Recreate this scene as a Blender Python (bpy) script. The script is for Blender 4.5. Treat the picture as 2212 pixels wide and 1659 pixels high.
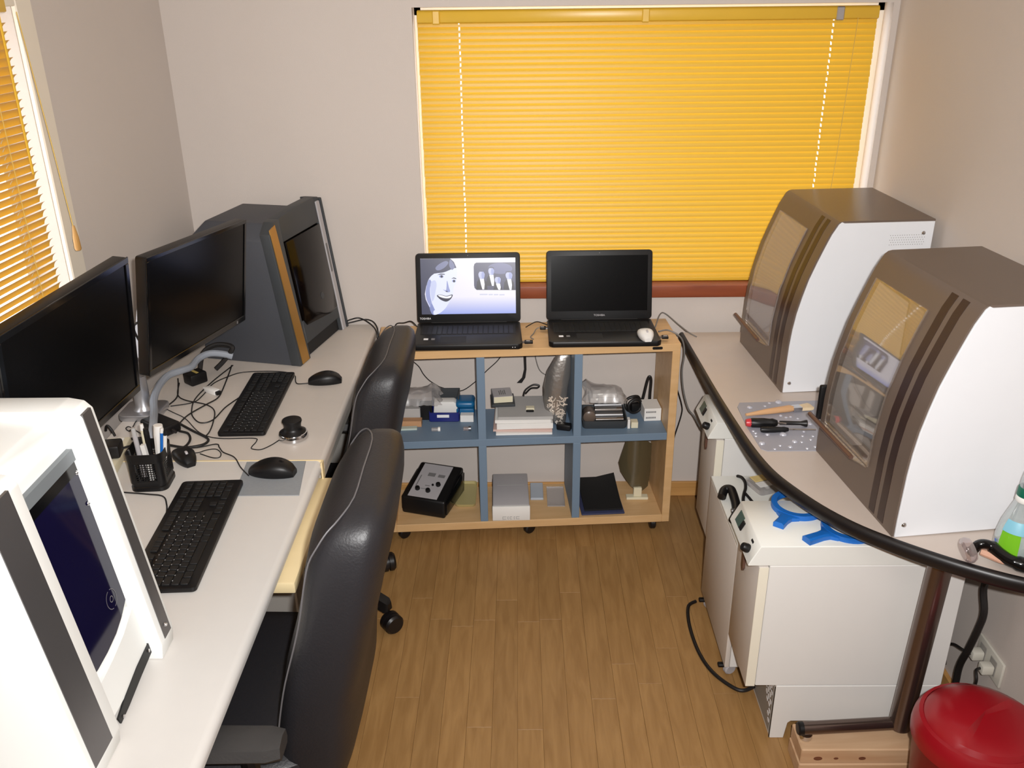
import bpy, bmesh, math, random
from mathutils import Vector, Matrix
random.seed(7)
R = math.radians
S = bpy.context.scene
COL = S.collection
for o in list(bpy.data.objects):
    bpy.data.objects.remove(o)

# ------------------------------------------------------------------ camera, world, lights, exposure
CAMZ = 1.85
cd = bpy.data.cameras.new('camera'); cam = bpy.data.objects.new('camera', cd); COL.objects.link(cam)
cd.sensor_fit = 'HORIZONTAL'; cd.sensor_width = 36.0; cd.lens = 32.0876; cd.clip_start = 0.02
cam.matrix_world = Matrix(((0.9999312, 0.0071693, 0.0092841, 0.0),
                           (0.0055584, 0.4073814, -0.9132412, 0.0),
                           (-0.0103295, 0.9132300, 0.4073136, CAMZ),
                           (0, 0, 0, 1)))
S.camera = cam
W = bpy.data.worlds.new('overcast_sky'); S.world = W; W.use_nodes = True
W.node_tree.nodes['Background'].inputs[0].default_value = (0.93, 0.96, 1.0, 1)
W.node_tree.nodes['Background'].inputs[1].default_value = 3.4

def area(name, loc, aim, size, power, color, size_y=None):
    l = bpy.data.lights.new(name, 'AREA'); l.energy = power; l.color = color
    l.shape = 'RECTANGLE' if size_y else 'DISK'; l.size = size
    if size_y: l.size_y = size_y
    o = bpy.data.objects.new(name, l); COL.objects.link(o); o.location = loc
    o.rotation_euler = (Vector(aim) - Vector(loc)).to_track_quat('-Z', 'Y').to_euler()
    return o
# the photographer's flash beside the lens, and an unseen fill light added under the ceiling
fl_ = area('flash_lamp', (0.055, 0.0, CAMZ + 0.045), (0.05, 2.9, 0.95), 0.035, 31.0, (1.0, 0.985, 0.975)); fl_.data.spread = R(125)
area('ceiling_fill', (0.1, 0.15, 2.36), (0.1, 0.4, 0), 1.1, 8.0, (1.0, 0.94, 0.88), 0.5)
S.view_settings.view_transform = 'Standard'; S.view_settings.look = 'None'
S.view_settings.exposure = 0.0; S.view_settings.gamma = 1.0; S.view_settings.use_curve_mapping = False

# ------------------------------------------------------------------ materials
def lin(c):
    return tuple(((v / 255.0) / 12.92 if v / 255.0 <= 0.04045 else ((v / 255.0 + 0.055) / 1.055) ** 2.4) for v in c)
MAT = {}
def mat(name, rgb, rough=0.5, metal=0.0, spec=0.5, var=0.06, scale=18.0, bump=0.0, bscale=None, coat=0.0, objvar=0.0, stretch=(1, 1, 1)):
    m = bpy.data.materials.new(name); m.use_nodes = True; nt = m.node_tree; n = nt.nodes; L = nt.links
    b = n['Principled BSDF']
    c = lin(rgb)
    b.inputs['Roughness'].default_value = rough; b.inputs['Metallic'].default_value = metal
    b.inputs['Specular IOR Level'].default_value = spec; b.inputs['Coat Weight'].default_value = coat
    tc = n.new('ShaderNodeTexCoord'); mp = n.new('ShaderNodeMapping'); mp.inputs['Scale'].default_value = stretch
    L.new(tc.outputs['Object'], mp.inputs['Vector'])
    nz = n.new('ShaderNodeTexNoise'); nz.inputs['Scale'].default_value = scale; nz.inputs['Detail'].default_value = 4
    L.new(mp.outputs['Vector'], nz.inputs['Vector'])
    rp = n.new('ShaderNodeMix'); rp.data_type = 'RGBA'
    rp.inputs[6].default_value = tuple(max(0, v * (1 - var)) for v in c) + (1,)
    rp.inputs[7].default_value = tuple(min(1, v * (1 + var)) for v in c) + (1,)
    L.new(nz.outputs['Fac'], rp.inputs[0])
    out = rp.outputs[2]
    if objvar:
        oi = n.new('ShaderNodeObjectInfo'); mr = n.new('ShaderNodeMapRange')
        mr.inputs[3].default_value = 1 - objvar; mr.inputs[4].default_value = 1 + objvar
        L.new(oi.outputs['Random'], mr.inputs[0])
        hs = n.new('ShaderNodeHueSaturation'); L.new(mr.outputs[0], hs.inputs['Value']); L.new(out, hs.inputs['Color'])
        out = hs.outputs[0]
        ad = n.new('ShaderNodeVectorMath'); ad.operation = 'ADD'; sc = n.new('ShaderNodeVectorMath'); sc.operation = 'SCALE'
        sc.inputs[3].default_value = 37.0
        cv = n.new('ShaderNodeCombineXYZ'); L.new(oi.outputs['Random'], cv.inputs[0]); L.new(oi.outputs['Random'], cv.inputs[1])
        L.new(cv.outputs[0], sc.inputs[0]); L.new(tc.outputs['Object'], ad.inputs[0]); L.new(sc.outputs[0], ad.inputs[1])
        L.new(ad.outputs[0], mp.inputs['Vector'])
    L.new(out, b.inputs['Base Color'])
    if bump:
        bp = n.new('ShaderNodeBump'); bp.inputs['Strength'].default_value = bump; bp.inputs['Distance'].default_value = 0.002
        n2 = n.new('ShaderNodeTexNoise'); n2.inputs['Scale'].default_value = bscale or scale * 6
        L.new(mp.outputs['Vector'], n2.inputs['Vector'])
        L.new(n2.outputs['Fac'], bp.inputs['Height']); L.new(bp.outputs[0], b.inputs['Normal'])
    MAT[name] = m
    return m
def emis(name, rgb, st=1.0):
    m = bpy.data.materials.new(name); m.use_nodes = True; nt = m.node_tree
    b = nt.nodes['Principled BSDF']; b.inputs['Base Color'].default_value = (0, 0, 0, 1); b.inputs['Roughness'].default_value = 0.3
    b.inputs['Emission Color'].default_value = lin(rgb) + (1,); b.inputs['Emission Strength'].default_value = st
    MAT[name] = m; return m
def clear(name, tint=(255, 255, 255), gloss=0.12, rough=0.03, haze=0.0, hazecol=(220, 220, 225), edge=0.45):
    """thin clear sheet: see-through with a glossy skin, and some milky haze"""
    m = bpy.data.materials.new(name); m.use_nodes = True; nt = m.node_tree; n = nt.nodes; L = nt.links
    n.remove(n['Principled BSDF']); out = n['Material Output']
    t = n.new('ShaderNodeBsdfTransparent'); t.inputs[0].default_value = lin(tint) + (1,)
    g = n.new('ShaderNodeBsdfGlossy'); g.inputs['Roughness'].default_value = rough; g.inputs['Color'].default_value = (1, 1, 1, 1)
    d = n.new('ShaderNodeBsdfDiffuse'); d.inputs[0].default_value = lin(hazecol) + (1,)
    lw = n.new('ShaderNodeLayerWeight'); lw.inputs[0].default_value = 0.35
    mr = n.new('ShaderNodeMapRange'); mr.inputs[3].default_value = gloss; mr.inputs[4].default_value = edge
    L.new(lw.outputs['Facing'], mr.inputs[0])
    a = n.new('ShaderNodeMixShader'); a.inputs[0].default_value = haze
    L.new(t.outputs[0], a.inputs[1]); L.new(d.outputs[0], a.inputs[2])
    b = n.new('ShaderNodeMixShader'); L.new(mr.outputs[0], b.inputs[0]); L.new(a.outputs[0], b.inputs[1]); L.new(g.outputs[0], b.inputs[2])
    L.new(b.outputs[0], out.inputs['Surface'])
    MAT[name] = m; return m
def slatmat(name, rgb, trans):
    m = bpy.data.materials.new(name); m.use_nodes = True; nt = m.node_tree; n = nt.nodes; L = nt.links
    b = n['Principled BSDF']; b.inputs['Base Color'].default_value = lin(rgb) + (1,); b.inputs['Roughness'].default_value = 0.42
    t = n.new('ShaderNodeBsdfTranslucent'); t.inputs[0].default_value = lin(rgb) + (1,)
    x = n.new('ShaderNodeMixShader'); x.inputs[0].default_value = trans
    L.new(b.outputs[0], x.inputs[1]); L.new(t.outputs[0], x.inputs[2]); L.new(x.outputs[0], n['Material Output'].inputs['Surface'])
    MAT[name] = m; return m
def woodmat(name, a, b_, rough, scale, stretch, objvar=0.0, spec=0.4, axis='Y'):
    """long grain: stretched noise rings between two tones"""
    m = mat(name, a, rough, spec=spec, var=0.0, objvar=objvar, scale=scale, stretch=stretch)
    nt = m.node_tree; mix = [x for x in nt.nodes if x.type == 'MIX'][0]
    mix.inputs[6].default_value = lin(a) + (1,); mix.inputs[7].default_value = lin(b_) + (1,)
    nz = [x for x in nt.nodes if x.type == 'TEX_NOISE'][0]
    nz.inputs['Detail'].default_value = 6; nz.inputs['Distortion'].default_value = 0.6
    cr = nt.nodes.new('ShaderNodeValToRGB'); cr.color_ramp.elements[0].position = 0.33; cr.color_ramp.elements[1].position = 0.68
    nt.links.new(nz.outputs['Fac'], cr.inputs[0]); nt.links.new(cr.outputs[0], mix.inputs[0])
    return m

mat('wall_paint', (206, 196, 188), 0.85, var=0.025, scale=3, bump=0.12, bscale=260)
mat('ceiling_paint', (225, 222, 216), 0.9, var=0.02)
woodmat('floor_oak', (150, 112, 66), (168, 129, 80), 0.42, 9.0, (6, 0.7, 1), objvar=0.06)
mat('subfloor', (122, 88, 56), 0.8)
woodmat('baseboard_wood', (190, 140, 80), (206, 156, 94), 0.5, 6, (0.7, 6, 6))
woodmat('sill_wood', (128, 62, 36), (146, 76, 46), 0.45, 6, (0.7, 6, 6))
mat('white_frame', (238, 234, 226), 0.5, var=0.02)
mat('cream_casing', (232, 222, 205), 0.55, var=0.02)
slatmat('yellow_slat', (222, 178, 54), 0.12)
slatmat('amber_slat', (216, 168, 62), 0.12)
mat('yellow_rail', (226, 182, 60), 0.35, var=0.03)
mat('cord_yellow', (214, 180, 92), 0.7)
mat('tassel_wood', (196, 148, 84), 0.5)
mat('desk_laminate', (206, 197, 188), 0.38, var=0.025, scale=30)
mat('desk_laminate_light', (212, 208, 203), 0.34, var=0.02, scale=30)
mat('desk_edge', (196, 190, 180), 0.4)
mat('cream_edge', (226, 205, 160), 0.45, var=0.04)
mat('grey_panel', (150, 146, 140), 0.6)
mat('table_laminate', (197, 184, 174), 0.4, var=0.03, scale=20)
mat('black_rubber', (22, 18, 18), 0.38, var=0.1)
mat('black_plastic', (16, 15, 16), 0.42, spec=0.38, var=0.1)
mat('black_gloss', (9, 9, 11), 0.12, var=0.1)
mat('black_matte', (18, 18, 19), 0.65, var=0.1)
mat('screen_black', (7, 7, 8), 0.2, spec=0.16, var=0.0)
mat('key_black', (20, 20, 21), 0.5, var=0.1)
mat('key_mark', (150, 150, 150), 0.6)
mat('black_leather', (33, 32, 35), 0.47, var=0.14, scale=9, bump=0.25, bscale=220)
mat('seam_thread', (96, 94, 96), 0.5)
mat('worn_vinyl', (58, 56, 55), 0.55, var=0.12, scale=12, bump=0.2, bscale=150)
mat('charcoal_shell', (66, 68, 74), 0.55, var=0.05, bump=0.15, bscale=300)
mat('charcoal_bezel', (58, 61, 64), 0.5, var=0.05)
mat('dark_glass', (10, 6, 5), 0.12, spec=0.2, var=0.0)
mat('amber_strip', (186, 138, 66), 0.3, metal=0.6, var=0.05)
mat('silver', (188, 188, 192), 0.32, metal=0.85, var=0.04)
mat('brushed_silver', (170, 170, 176), 0.36, metal=0.7, var=0.05, stretch=(1, 1, 12))
mat('chrome', (210, 210, 212), 0.12, metal=1.0, var=0.02)
mat('bronze_tube', (118, 104, 98), 0.22, metal=0.9, var=0.05)
mat('steel', (150, 150, 152), 0.3, metal=0.9)
mat('scanner_white', (238, 239, 236), 0.35, var=0.01)
mat('scanner_rail', (112, 110, 111), 0.35, metal=0.7, var=0.12, scale=8)
mat('indigo_acrylic', (16, 13, 44), 0.07, var=0.15, scale=5)
mat('dark_hollow', (26, 27, 28), 0.5)
mat('grey_frame', (112, 118, 122), 0.4)
mat('printer_white', (226, 228, 232), 0.4, var=0.015)
mat('cabinet_white', (226, 224, 220), 0.42, var=0.015)
mat('cabinet_door', (214, 206, 198), 0.45, var=0.02)
mat('door_edge_white', (232, 226, 208), 0.45, var=0.02)
mat('fascia_white', (228, 228, 222), 0.42, var=0.015)
mat('lcd_green', (60, 84, 74), 0.25, var=0.1)
mat('brown_handle', (96, 68, 56), 0.35, var=0.08)
mat('smoke_brown', (104, 90, 80), 0.3, spec=0.45, var=0.03)
mat('smoke_dark', (52, 36, 32), 0.3, var=0.05)
mat('inner_brown', (122, 98, 78), 0.6, var=0.1, scale=8)
mat('inner_grey', (150, 146, 150), 0.5, var=0.1)
clear('acrylic', (244, 240, 236), 0.11, 0.03, 0.16, (186, 176, 168), 0.40)
clear('acrylic_far', (244, 240, 240), 0.07, 0.06, 0.34, (190, 182, 180), 0.34)  # stronger haze puts the side window's pale reflection into the colour
clear('window_glass', (255, 255, 255), 0.03, 0.0, 0.0, edge=0.2)
clear('poly_bag', (244, 242, 242), 0.10, 0.18, 0.34, (206, 204, 203), 0.4)
clear('clear_disc', (236, 228, 228), 0.12, 0.05, 0.25, (196, 180, 178), 0.5)
clear('bottle_clear', (246, 250, 250), 0.12, 0.06, 0.3, (214, 222, 226), 0.5)
mat('foil_bag', (168, 163, 158), 0.28, metal=0.75, var=0.1, scale=20, bump=1.0, bscale=38)
mat('tinsel', (228, 218, 206), 0.25, metal=0.4, var=0.25, scale=60, bump=1.0, bscale=90)
woodmat('beech', (206, 166, 116), (216, 178, 130), 0.42, 6, (0.8, 5, 5))
mat('blue_panel', (112, 133, 154), 0.5, var=0.03)
mat('navy_plastic', (30, 38, 112), 0.35, var=0.06)
mat('slate_blue', (58, 62, 92), 0.4)
mat('teal_plastic', (24, 98, 146), 0.35, var=0.08)
mat('tool_blue', (22, 104, 190), 0.42, var=0.05)
mat('paper_white', (232, 230, 226), 0.7, var=0.02)
mat('paper_grey', (176, 174, 172), 0.7, var=0.03)
mat('paper_tan', (186, 142, 104), 0.7, var=0.04)
mat('paper_green', (188, 200, 190), 0.7, var=0.05)
mat('paper_pink', (206, 176, 166), 0.7, var=0.05)
mat('drive_grey', (180, 176, 178), 0.4, var=0.02)
mat('pale_blue', (178, 186, 196), 0.4)
mat('ivory', (222, 214, 186), 0.5, var=0.03)
mat('olive_tray', (186, 172, 118), 0.5, var=0.03)
clear('olive_visor', (150, 138, 100), 0.05, 0.15, 0.72, (100, 90, 66), 0.25)
mat('white_plastic', (234, 232, 228), 0.3, var=0.02)
mat('grey_plastic', (128, 130, 134), 0.45, var=0.04)
mat('hose_grey', (150, 156, 166), 0.5, var=0.05)
mat('cable_black', (20, 17, 17), 0.5, var=0.1)
mat('cable_grey', (120, 116, 112), 0.5, var=0.08)
mat('pad_grey', (140, 144, 148), 0.75, var=0.08, scale=120)
mat('droplet_mat', (158, 158, 168), 0.4, var=0.06, scale=12)
mat('droplet', (182, 182, 192), 0.12, var=0.05, coat=0.5)
woodmat('brush_wood', (206, 160, 116), (216, 172, 128), 0.5, 10, (1, 6, 6))
mat('bristle', (230, 208, 172), 0.85, var=0.1, scale=90)
mat('red_cap', (196, 50, 58), 0.35, var=0.05)
mat('bin_red', (150, 16, 28), 0.3, var=0.05)
mat('bin_red_dark', (118, 12, 24), 0.35, var=0.05)
woodmat('pine', (208, 174, 138), (192, 152, 116), 0.6, 5, (0.8, 6, 6))
mat('knot', (112, 66, 44), 0.6, var=0.2)
mat('outlet_ivory', (206, 202, 190), 0.45)
mat('green_liquid', (120, 190, 40), 0.3, var=0.05)
mat('green_cap', (14, 96, 74), 0.35)
mat('sky_label', (130, 190, 210), 0.4)
mat('label_blue', (80, 110, 180), 0.5)
mat('skin_sand', (206, 160, 136), 0.5)
mat('marble_red', (60, 14, 18), 0.3)
mat('gold_tag', (196, 172, 96), 0.5)
mat('tape_gold', (232, 206, 140), 0.25, var=0.1)
mat('ink_black', (14, 14, 16), 0.5)
mat('ink_grey', (120, 118, 118), 0.6)
mat('print_white', (236, 236, 238), 0.5)

# ------------------------------------------------------------------ mesh helpers
class MB:
    def __init__(s): s.v = []; s.f = []; s.m = []
    def add(s, verts, faces, mi=0):
        k = len(s.v); s.v += [tuple(v) for v in verts]; s.f += [tuple(i + k for i in f) for f in faces]; s.m += [mi] * len(faces)
        return s
    def bm(s, b, mi=0, M=None):
        b.verts.index_update()
        s.add([(M @ v.co) if M else v.co.copy() for v in b.verts], [[v.index for v in f.verts] for f in b.faces], mi); b.free(); return s
    def box(s, x0, x1, y0, y1, z0, z1, bev=0.0, seg=2, mi=0, M=None):
        b = bmesh.new(); bmesh.ops.create_cube(b, size=1)
        for v in b.verts: v.co = Vector(((x0 + x1) / 2 + v.co.x * (x1 - x0), (y0 + y1) / 2 + v.co.y * (y1 - y0), (z0 + z1) / 2 + v.co.z * (z1 - z0)))
        if bev > 0: bmesh.ops.bevel(b, geom=b.edges[:], offset=bev, segments=seg, profile=0.5, affect='EDGES', clamp_overlap=True)
        return s.bm(b, mi, M)
    def prism(s, pts, axis, a0, a1, bev=0.0, seg=2, mi=0, M=None, capbev_only=False):
        """polygon pts (2D) extruded along axis x/y/z between a0 and a1"""
        def P(u, w, a): return {'x': (a, u, w), 'y': (u, a, w), 'z': (u, w, a)}[axis]
        b = bmesh.new(); n = len(pts)
        A = [b.verts.new(P(u, w, a0)) for u, w in pts]; B = [b.verts.new(P(u, w, a1)) for u, w in pts]
        b.faces.new(A[::-1]); b.faces.new(B)
        for i in range(n): b.faces.new((A[i], A[(i + 1) % n], B[(i + 1) % n], B[i]))
        bmesh.ops.recalc_face_normals(b, faces=b.faces[:])
        if bev > 0:
            es = b.edges[:]
            if capbev_only: es = [e for e in es if (e.verts[0] in A) == (e.verts[1] in A)]
            bmesh.ops.bevel(b, geom=es, offset=bev, segments=seg, profile=0.5, affect='EDGES', clamp_overlap=True)
        return s.bm(b, mi, M)
    def loft(s, rings, caps=True, closed=False, mi=0):
        n = len(rings[0]); k = len(rings)
        v = [p for r in rings for p in r]; f = []
        for i in range(k - 1 + (1 if closed else 0)):
            a = i * n; b = ((i + 1) % k) * n
            for j in range(n): f.append((a + j, a + (j + 1) % n, b + (j + 1) % n, b + j))
        if caps and not closed: f.append(tuple(range(n))[::-1]); f.append(tuple((k - 1) * n + j for j in range(n)))
        return s.add(v, f, mi)
    def tube(s, path, r, n=8, mi=0, caps=True, closed=False):
        P = [Vector(p) for p in path]; rings = []; N = None; k = len(P)
        rr = r if isinstance(r, (list, tuple)) else [r] * k
        for i in range(k):
            if closed: t = (P[(i + 1) % k] - P[i - 1]).normalized()
            else: t = (P[min(i + 1, k - 1)] - P[max(i - 1, 0)]).normalized()
            if N is None: N = t.orthogonal().normalized()
            N = (N - t * N.dot(t)); N = N.normalized() if N.length > 1e-6 else t.orthogonal().normalized()
            Bn = t.cross(N)
            rings.append([P[i] + (N * math.cos(2 * math.pi * j / n) + Bn * math.sin(2 * math.pi * j / n)) * rr[i] for j in range(n)])
        return s.loft(rings, caps, closed, mi)
    def lathe(s, prof, n=24, c=(0, 0, 0), mi=0, caps=True, sx=1.0, sy=1.0, M=None):
        rings = [[Vector((c[0] + r * sx * math.cos(2 * math.pi * j / n), c[1] + r * sy * math.sin(2 * math.pi * j / n), c[2] + z)) for j in range(n)] for r, z in prof]
        if M: rings = [[M @ p for p in r] for r in rings]
        return s.loft(rings, caps, mi=mi)
    def flat(s, pts, mi=0):
        return s.add(pts, [tuple(range(len(pts)))], mi)
def smooth_path(pts, k=6):
    P = [Vector(p) for p in pts]; out = []
    for i in range(len(P) - 1):
        a, b, c, d = P[max(i - 1, 0)], P[i], P[i + 1], P[min(i + 2, len(P) - 1)]
        for j in range(k):
            t = j / k
            out.append(0.5 * ((2 * b) + (c - a) * t + (2 * a - 5 * b + 4 * c - d) * t * t + (3 * b - a - 3 * c + d) * t ** 3))
    out.append(P[-1]); return out
def rot(axis, deg, loc=(0, 0, 0)): return Matrix.Translation(loc) @ Matrix.Rotation(R(deg), 4, axis)
def rrect(w, h, r, n=5):
    out = []
    for cx, cy, a0 in ((w / 2 - r, h / 2 - r, 0), (-w / 2 + r, h / 2 - r, 90), (-w / 2 + r, -h / 2 + r, 180), (w / 2 - r, -h / 2 + r, 270)):
        for i in range(n): a = R(a0 + 90 * i / (n - 1)); out.append((cx + r * math.cos(a), cy + r * math.sin(a)))
    return out
def circ(cx, cy, r, n=16, ry=None): return [(cx + r * math.cos(2 * math.pi * i / n), cy + (ry or r) * math.sin(2 * math.pi * i / n)) for i in range(n)]

WM = {}     # world matrices by object name (known before the depsgraph is)
def props(o, label, cat, group, kind):
    if label: o['label'] = label
    if cat: o['category'] = cat
    if group: o['group'] = group
    if kind: o['kind'] = kind
def thing(name, label=None, cat=None, loc=(0, 0, 0), rz=0.0, group=None, kind=None):
    o = bpy.data.objects.new(name, None); COL.objects.link(o); o.empty_display_size = 0.05
    o.location = loc; o.rotation_euler = (0, 0, R(rz)); props(o, label, cat, group, kind)
    WM[o.name] = rot('Z', rz, loc); return o
def mesh(mb, mats, sharp=35):
    me = bpy.data.meshes.new('m'); me.from_pydata([tuple(v) for v in mb.v], [], mb.f)
    b = bmesh.new(); b.from_mesh(me); bmesh.ops.recalc_face_normals(b, faces=b.faces[:]); b.to_mesh(me); b.free()
    for m in (mats if isinstance(mats, (list, tuple)) else [mats]): me.materials.append(MAT[m])
    me.polygons.foreach_set('material_index', mb.m)
    me.polygons.foreach_set('use_smooth', [True] * len(me.polygons)); me.set_sharp_from_angle(angle=R(sharp))
    me.update(); return me
def part(name, mb, mats, parent, world=False, label=None, loc=None, kind=None, sharp=35):
    """one mesh object under its parent; world=True: the geometry is given in world coordinates"""
    if world:
        I = WM[parent.name].inverted(); mb.v = [tuple(I @ Vector(v)) for v in mb.v]
    me = mesh(mb, mats, sharp)
    o = bpy.data.objects.new(name, me); me.name = name; COL.objects.link(o); o.parent = parent
    if loc: o.location = loc
    WM[o.name] = WM[parent.name] @ Matrix.Translation(loc or (0, 0, 0))
    props(o, label, None, None, kind); return o
def solo(name, mb, mats, label=None, cat=None, group=None, kind=None, base=None, rz=0.0, sharp=35):
    """a thing that is one mesh, given in world coordinates; its origin is put at its base"""
    xs, ys, zs = zip(*mb.v)
    b = Vector(base) if base else Vector(((min(xs) + max(xs)) / 2, (min(ys) + max(ys)) / 2, min(zs)))
    mb.v = [tuple(Vector(v) - b) for v in mb.v]
    me = mesh(mb, mats, sharp); o = bpy.data.objects.new(name, me); me.name = name; COL.objects.link(o); o.location = b
    props(o, label, cat, group, kind); WM[o.name] = Matrix.Translation(b); return o
def inst(name, me, parent, loc, rz=0.0, scale=None):
    o = bpy.data.objects.new(name, me); COL.objects.link(o); o.parent = parent; o.location = loc
    if rz: o.rotation_euler = (0, 0, R(rz))
    if scale: o.scale = scale
    return o
def text(name, body, size, m, parent, M, align='CENTER'):
    cu = bpy.data.curves.new(name, 'FONT'); cu.body = body; cu.size = size; cu.align_x = align; cu.align_y = 'CENTER'
    cu.extrude = 0.0002; cu.materials.append(MAT[m])
    tmp = bpy.data.objects.new('lettering_curve', cu); COL.objects.link(tmp)
    me = bpy.data.meshes.new_from_object(tmp.evaluated_get(bpy.context.evaluated_depsgraph_get()))
    bpy.data.objects.remove(tmp); bpy.data.curves.remove(cu)
    o = bpy.data.objects.new(name, me); COL.objects.link(o); o.parent = parent; o.matrix_local = M; return o
def cable(name, pts, r, m, label, cat='cable', k=6, n=7, z=None):
    P = [(p[0], p[1], z) if z is not None else p for p in pts]
    return solo(name, MB().tube(smooth_path(P, k), r, n), m, label, cat)

# ================================================================== THE SETTING
XR = 1.19; YB = 3.08; ZC = 2.45; YF = -1.3
# floor: strip planks on a slab
fl = thing('floor', kind='structure')
part('subfloor', MB().box(-1.75, XR + .1, YF - .1, YB + .1, -0.06, -0.004), 'subfloor', fl)
PW = 0.069
pmesh = {}
for L_ in (0.45, 0.6, 0.75, 0.9): pmesh[L_] = mesh(MB().box(-PW / 2 + .0002, PW / 2 - .0002, 0, L_ - .0004, -0.012, 0, 0.0004, 1), 'floor_oak')
rp = random.Random(3)
x = -0.0145 + PW / 2 - PW * 15
while x < XR - PW / 2 + 0.02:
    y = 1.15 - rp.random() * 0.6
    while y < YB:
        L_ = rp.choice((0.45, 0.6, 0.75, 0.9))
        if y + L_ > YB: L_ = 0.45
        if y + L_ > YB + 0.2: break
        if y + L_ > YB:
            y = YB - L_
            inst('plank', pmesh[L_], fl, (x, y, -0.0006)); break
        inst('plank', pmesh[L_], fl, (x, y, 0)); y += L_
    x += PW
part('rear_boards', MB().box(-1.75, XR + .1, YF - .1, 0.6, -0.012, -0.001), 'floor_oak', fl)

# back wall with the window opening
WX0, WX1, WZ0, WZ1 = -0.332, 1.170, 0.862, 1.766
wb = MB()
wb.box(-1.6, WX0, YB, YB + .14, -.06, ZC); wb.box(WX1, XR + .14, YB, YB + .14, -.06, ZC)
wb.box(WX0, WX1, YB, YB + .14, -.06, WZ0 - .006); wb.box(WX0, WX1, YB, YB + .14, WZ1, ZC)
solo('wall_back', wb, 'wall_paint', kind='structure', base=(0, YB, 0))
solo('wall_right', MB().box(XR, XR + .12, YF - .1, YB, -.06, ZC), 'wall_paint', kind='structure', base=(XR, 0, 0))
solo('wall_front', MB().box(-1.8, XR + .12, YF - .12, YF, -.06, ZC), 'wall_paint', kind='structure', base=(0, YF, 0))
solo('ceiling', MB().box(-1.8, XR + .14, YF - .12, YB + .14, ZC, ZC + .1), 'ceiling_paint', kind='structure', base=(0, 0, ZC))
# left wall, a little out of square; local -y runs from the far corner towards the camera
LW = (-1.12, YB, 0); LR = -4.29
wl = thing('wall_left', loc=LW, rz=LR, kind='structure')
OS0, OS1, OZ0, OZ1 = 0.795, 1.75, 0.80, 1.80        # opening: from .795 m to 1.75 m before the corner
m = MB(); m.box(-.14, 0, -OS0, .25, -.06, ZC); m.box(-.14, 0, -4.6, -OS1, -.06, ZC)
m.box(-.14, 0, -OS1, -OS0, -.06, OZ0); m.box(-.14, 0, -OS1, -OS0, OZ1, ZC)
part('wall_panel', m, 'wall_paint', wl)
# baseboards
solo('baseboard_back', MB().box(-1.12, XR, YB - .013, YB, 0, .062, .003, 1), 'baseboard_wood', kind='structure', base=(0, YB, 0))
solo('baseboard_right', MB().box(XR - .013, XR, .5, YB - .013, 0, .062, .003, 1), 'baseboard_wood', kind='structure', base=(XR, 1.5, 0))

# window 1 (back): frame, glass, sill
w1 = thing('window_1', loc=(0.41, YB + .06, WZ0), kind='structure')
fm = MB(); y0, y1 = YB + .075, YB + .125
fm.box(WX0, WX0 + .02, y0, y1, WZ0, WZ1); fm.box(WX1 - .02, WX1, y0, y1, WZ0, WZ1)
fm.box(WX0, WX1, y0, y1, WZ0, WZ0 + .025); fm.box(WX0, WX1, y0, y1, WZ1 - .025, WZ1)
part('window_frame', fm, 'white_frame', w1, world=True)
part('window_pane', MB().box(WX0 + .02, WX1 - .02, YB + .098, YB + .102, WZ0 + .025, WZ1 - .025), 'window_glass', w1, world=True)
solo('trim_1', MB().box(WX0 - .02, WX1 + .02, YB - .035, YB + .07, .818, .862, .004, 2), 'sill_wood', kind='structure')
# window 2 (left)
w2 = thing('window_2', loc=LW, rz=LR, kind='structure')
fm = MB()
fm.box(-.13, -.09, -OS1, -OS1 + .03, OZ0, OZ1); fm.box(-.13, -.09, -OS0 - .03, -OS0, OZ0, OZ1)
fm.box(-.13, -.09, -OS1, -OS0, OZ0, OZ0 + .03); fm.box(-.13, -.09, -OS1, -OS0, OZ1 - .03, OZ1); fm.box(-.13, -.09, -1.29, -1.25, OZ0, OZ1)
part('window_frame', fm, 'white_frame', w2)
part('window_pane', MB().box(-.112, -.108, -OS1 + .03, -1.29, OZ0 + .03, OZ1 - .03), 'window_glass', w2)
part('window_pane', MB().box(-.112, -.108, -1.25, -OS0 - .03, OZ0 + .03, OZ1 - .03), 'window_glass', w2)
cs = MB(); cs.box(0, .014, -OS0, -.728, OZ0 - .06, OZ1 + .06, .003, 1); cs.box(0, .014, -OS1 - .065, -OS1, OZ0 - .06, OZ1 + .06, .003, 1)
cs.box(0, .014, -OS1, -OS0, OZ1, OZ1 + .06, .003, 1); cs.box(0, .014, -OS1, -OS0, OZ0 - .06, OZ0, .003, 1)
part('casing', cs, 'cream_casing', w2)

# ------------------------------------------------------------------ venetian blinds
def slat(L_, holes, wid, tilt, axis='x', bow=0.0030, hw=0.0021):
    """slat along local x from 0 to L_, curved across, with cord slots"""
    cuts = sorted({0.0, L_} | {h - hw for h in holes} | {h + hw for h in holes})
    us = [-.5, -.22, 0, .22, .5]; v = []; f = []
    for c_ in cuts:
        for u in us:
            s = u * wid; h = bow * (1 - (2 * u) ** 2)
            v.append((c_, s * math.cos(tilt) - h * math.sin(tilt), s * math.sin(tilt) + h * math.cos(tilt)))
    n = len(us)
    for i in range(len(cuts) - 1):
        mid = (cuts[i] + cuts[i + 1]) / 2; hole = any(abs(mid - h) < hw for h in holes)
        for j in range(n - 1):
            if hole and j in (1, 2): continue
            f.append((i * n + j, i * n + j + 1, (i + 1) * n + j + 1, (i + 1) * n + j))
    return MB().add(v, f)
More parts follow.
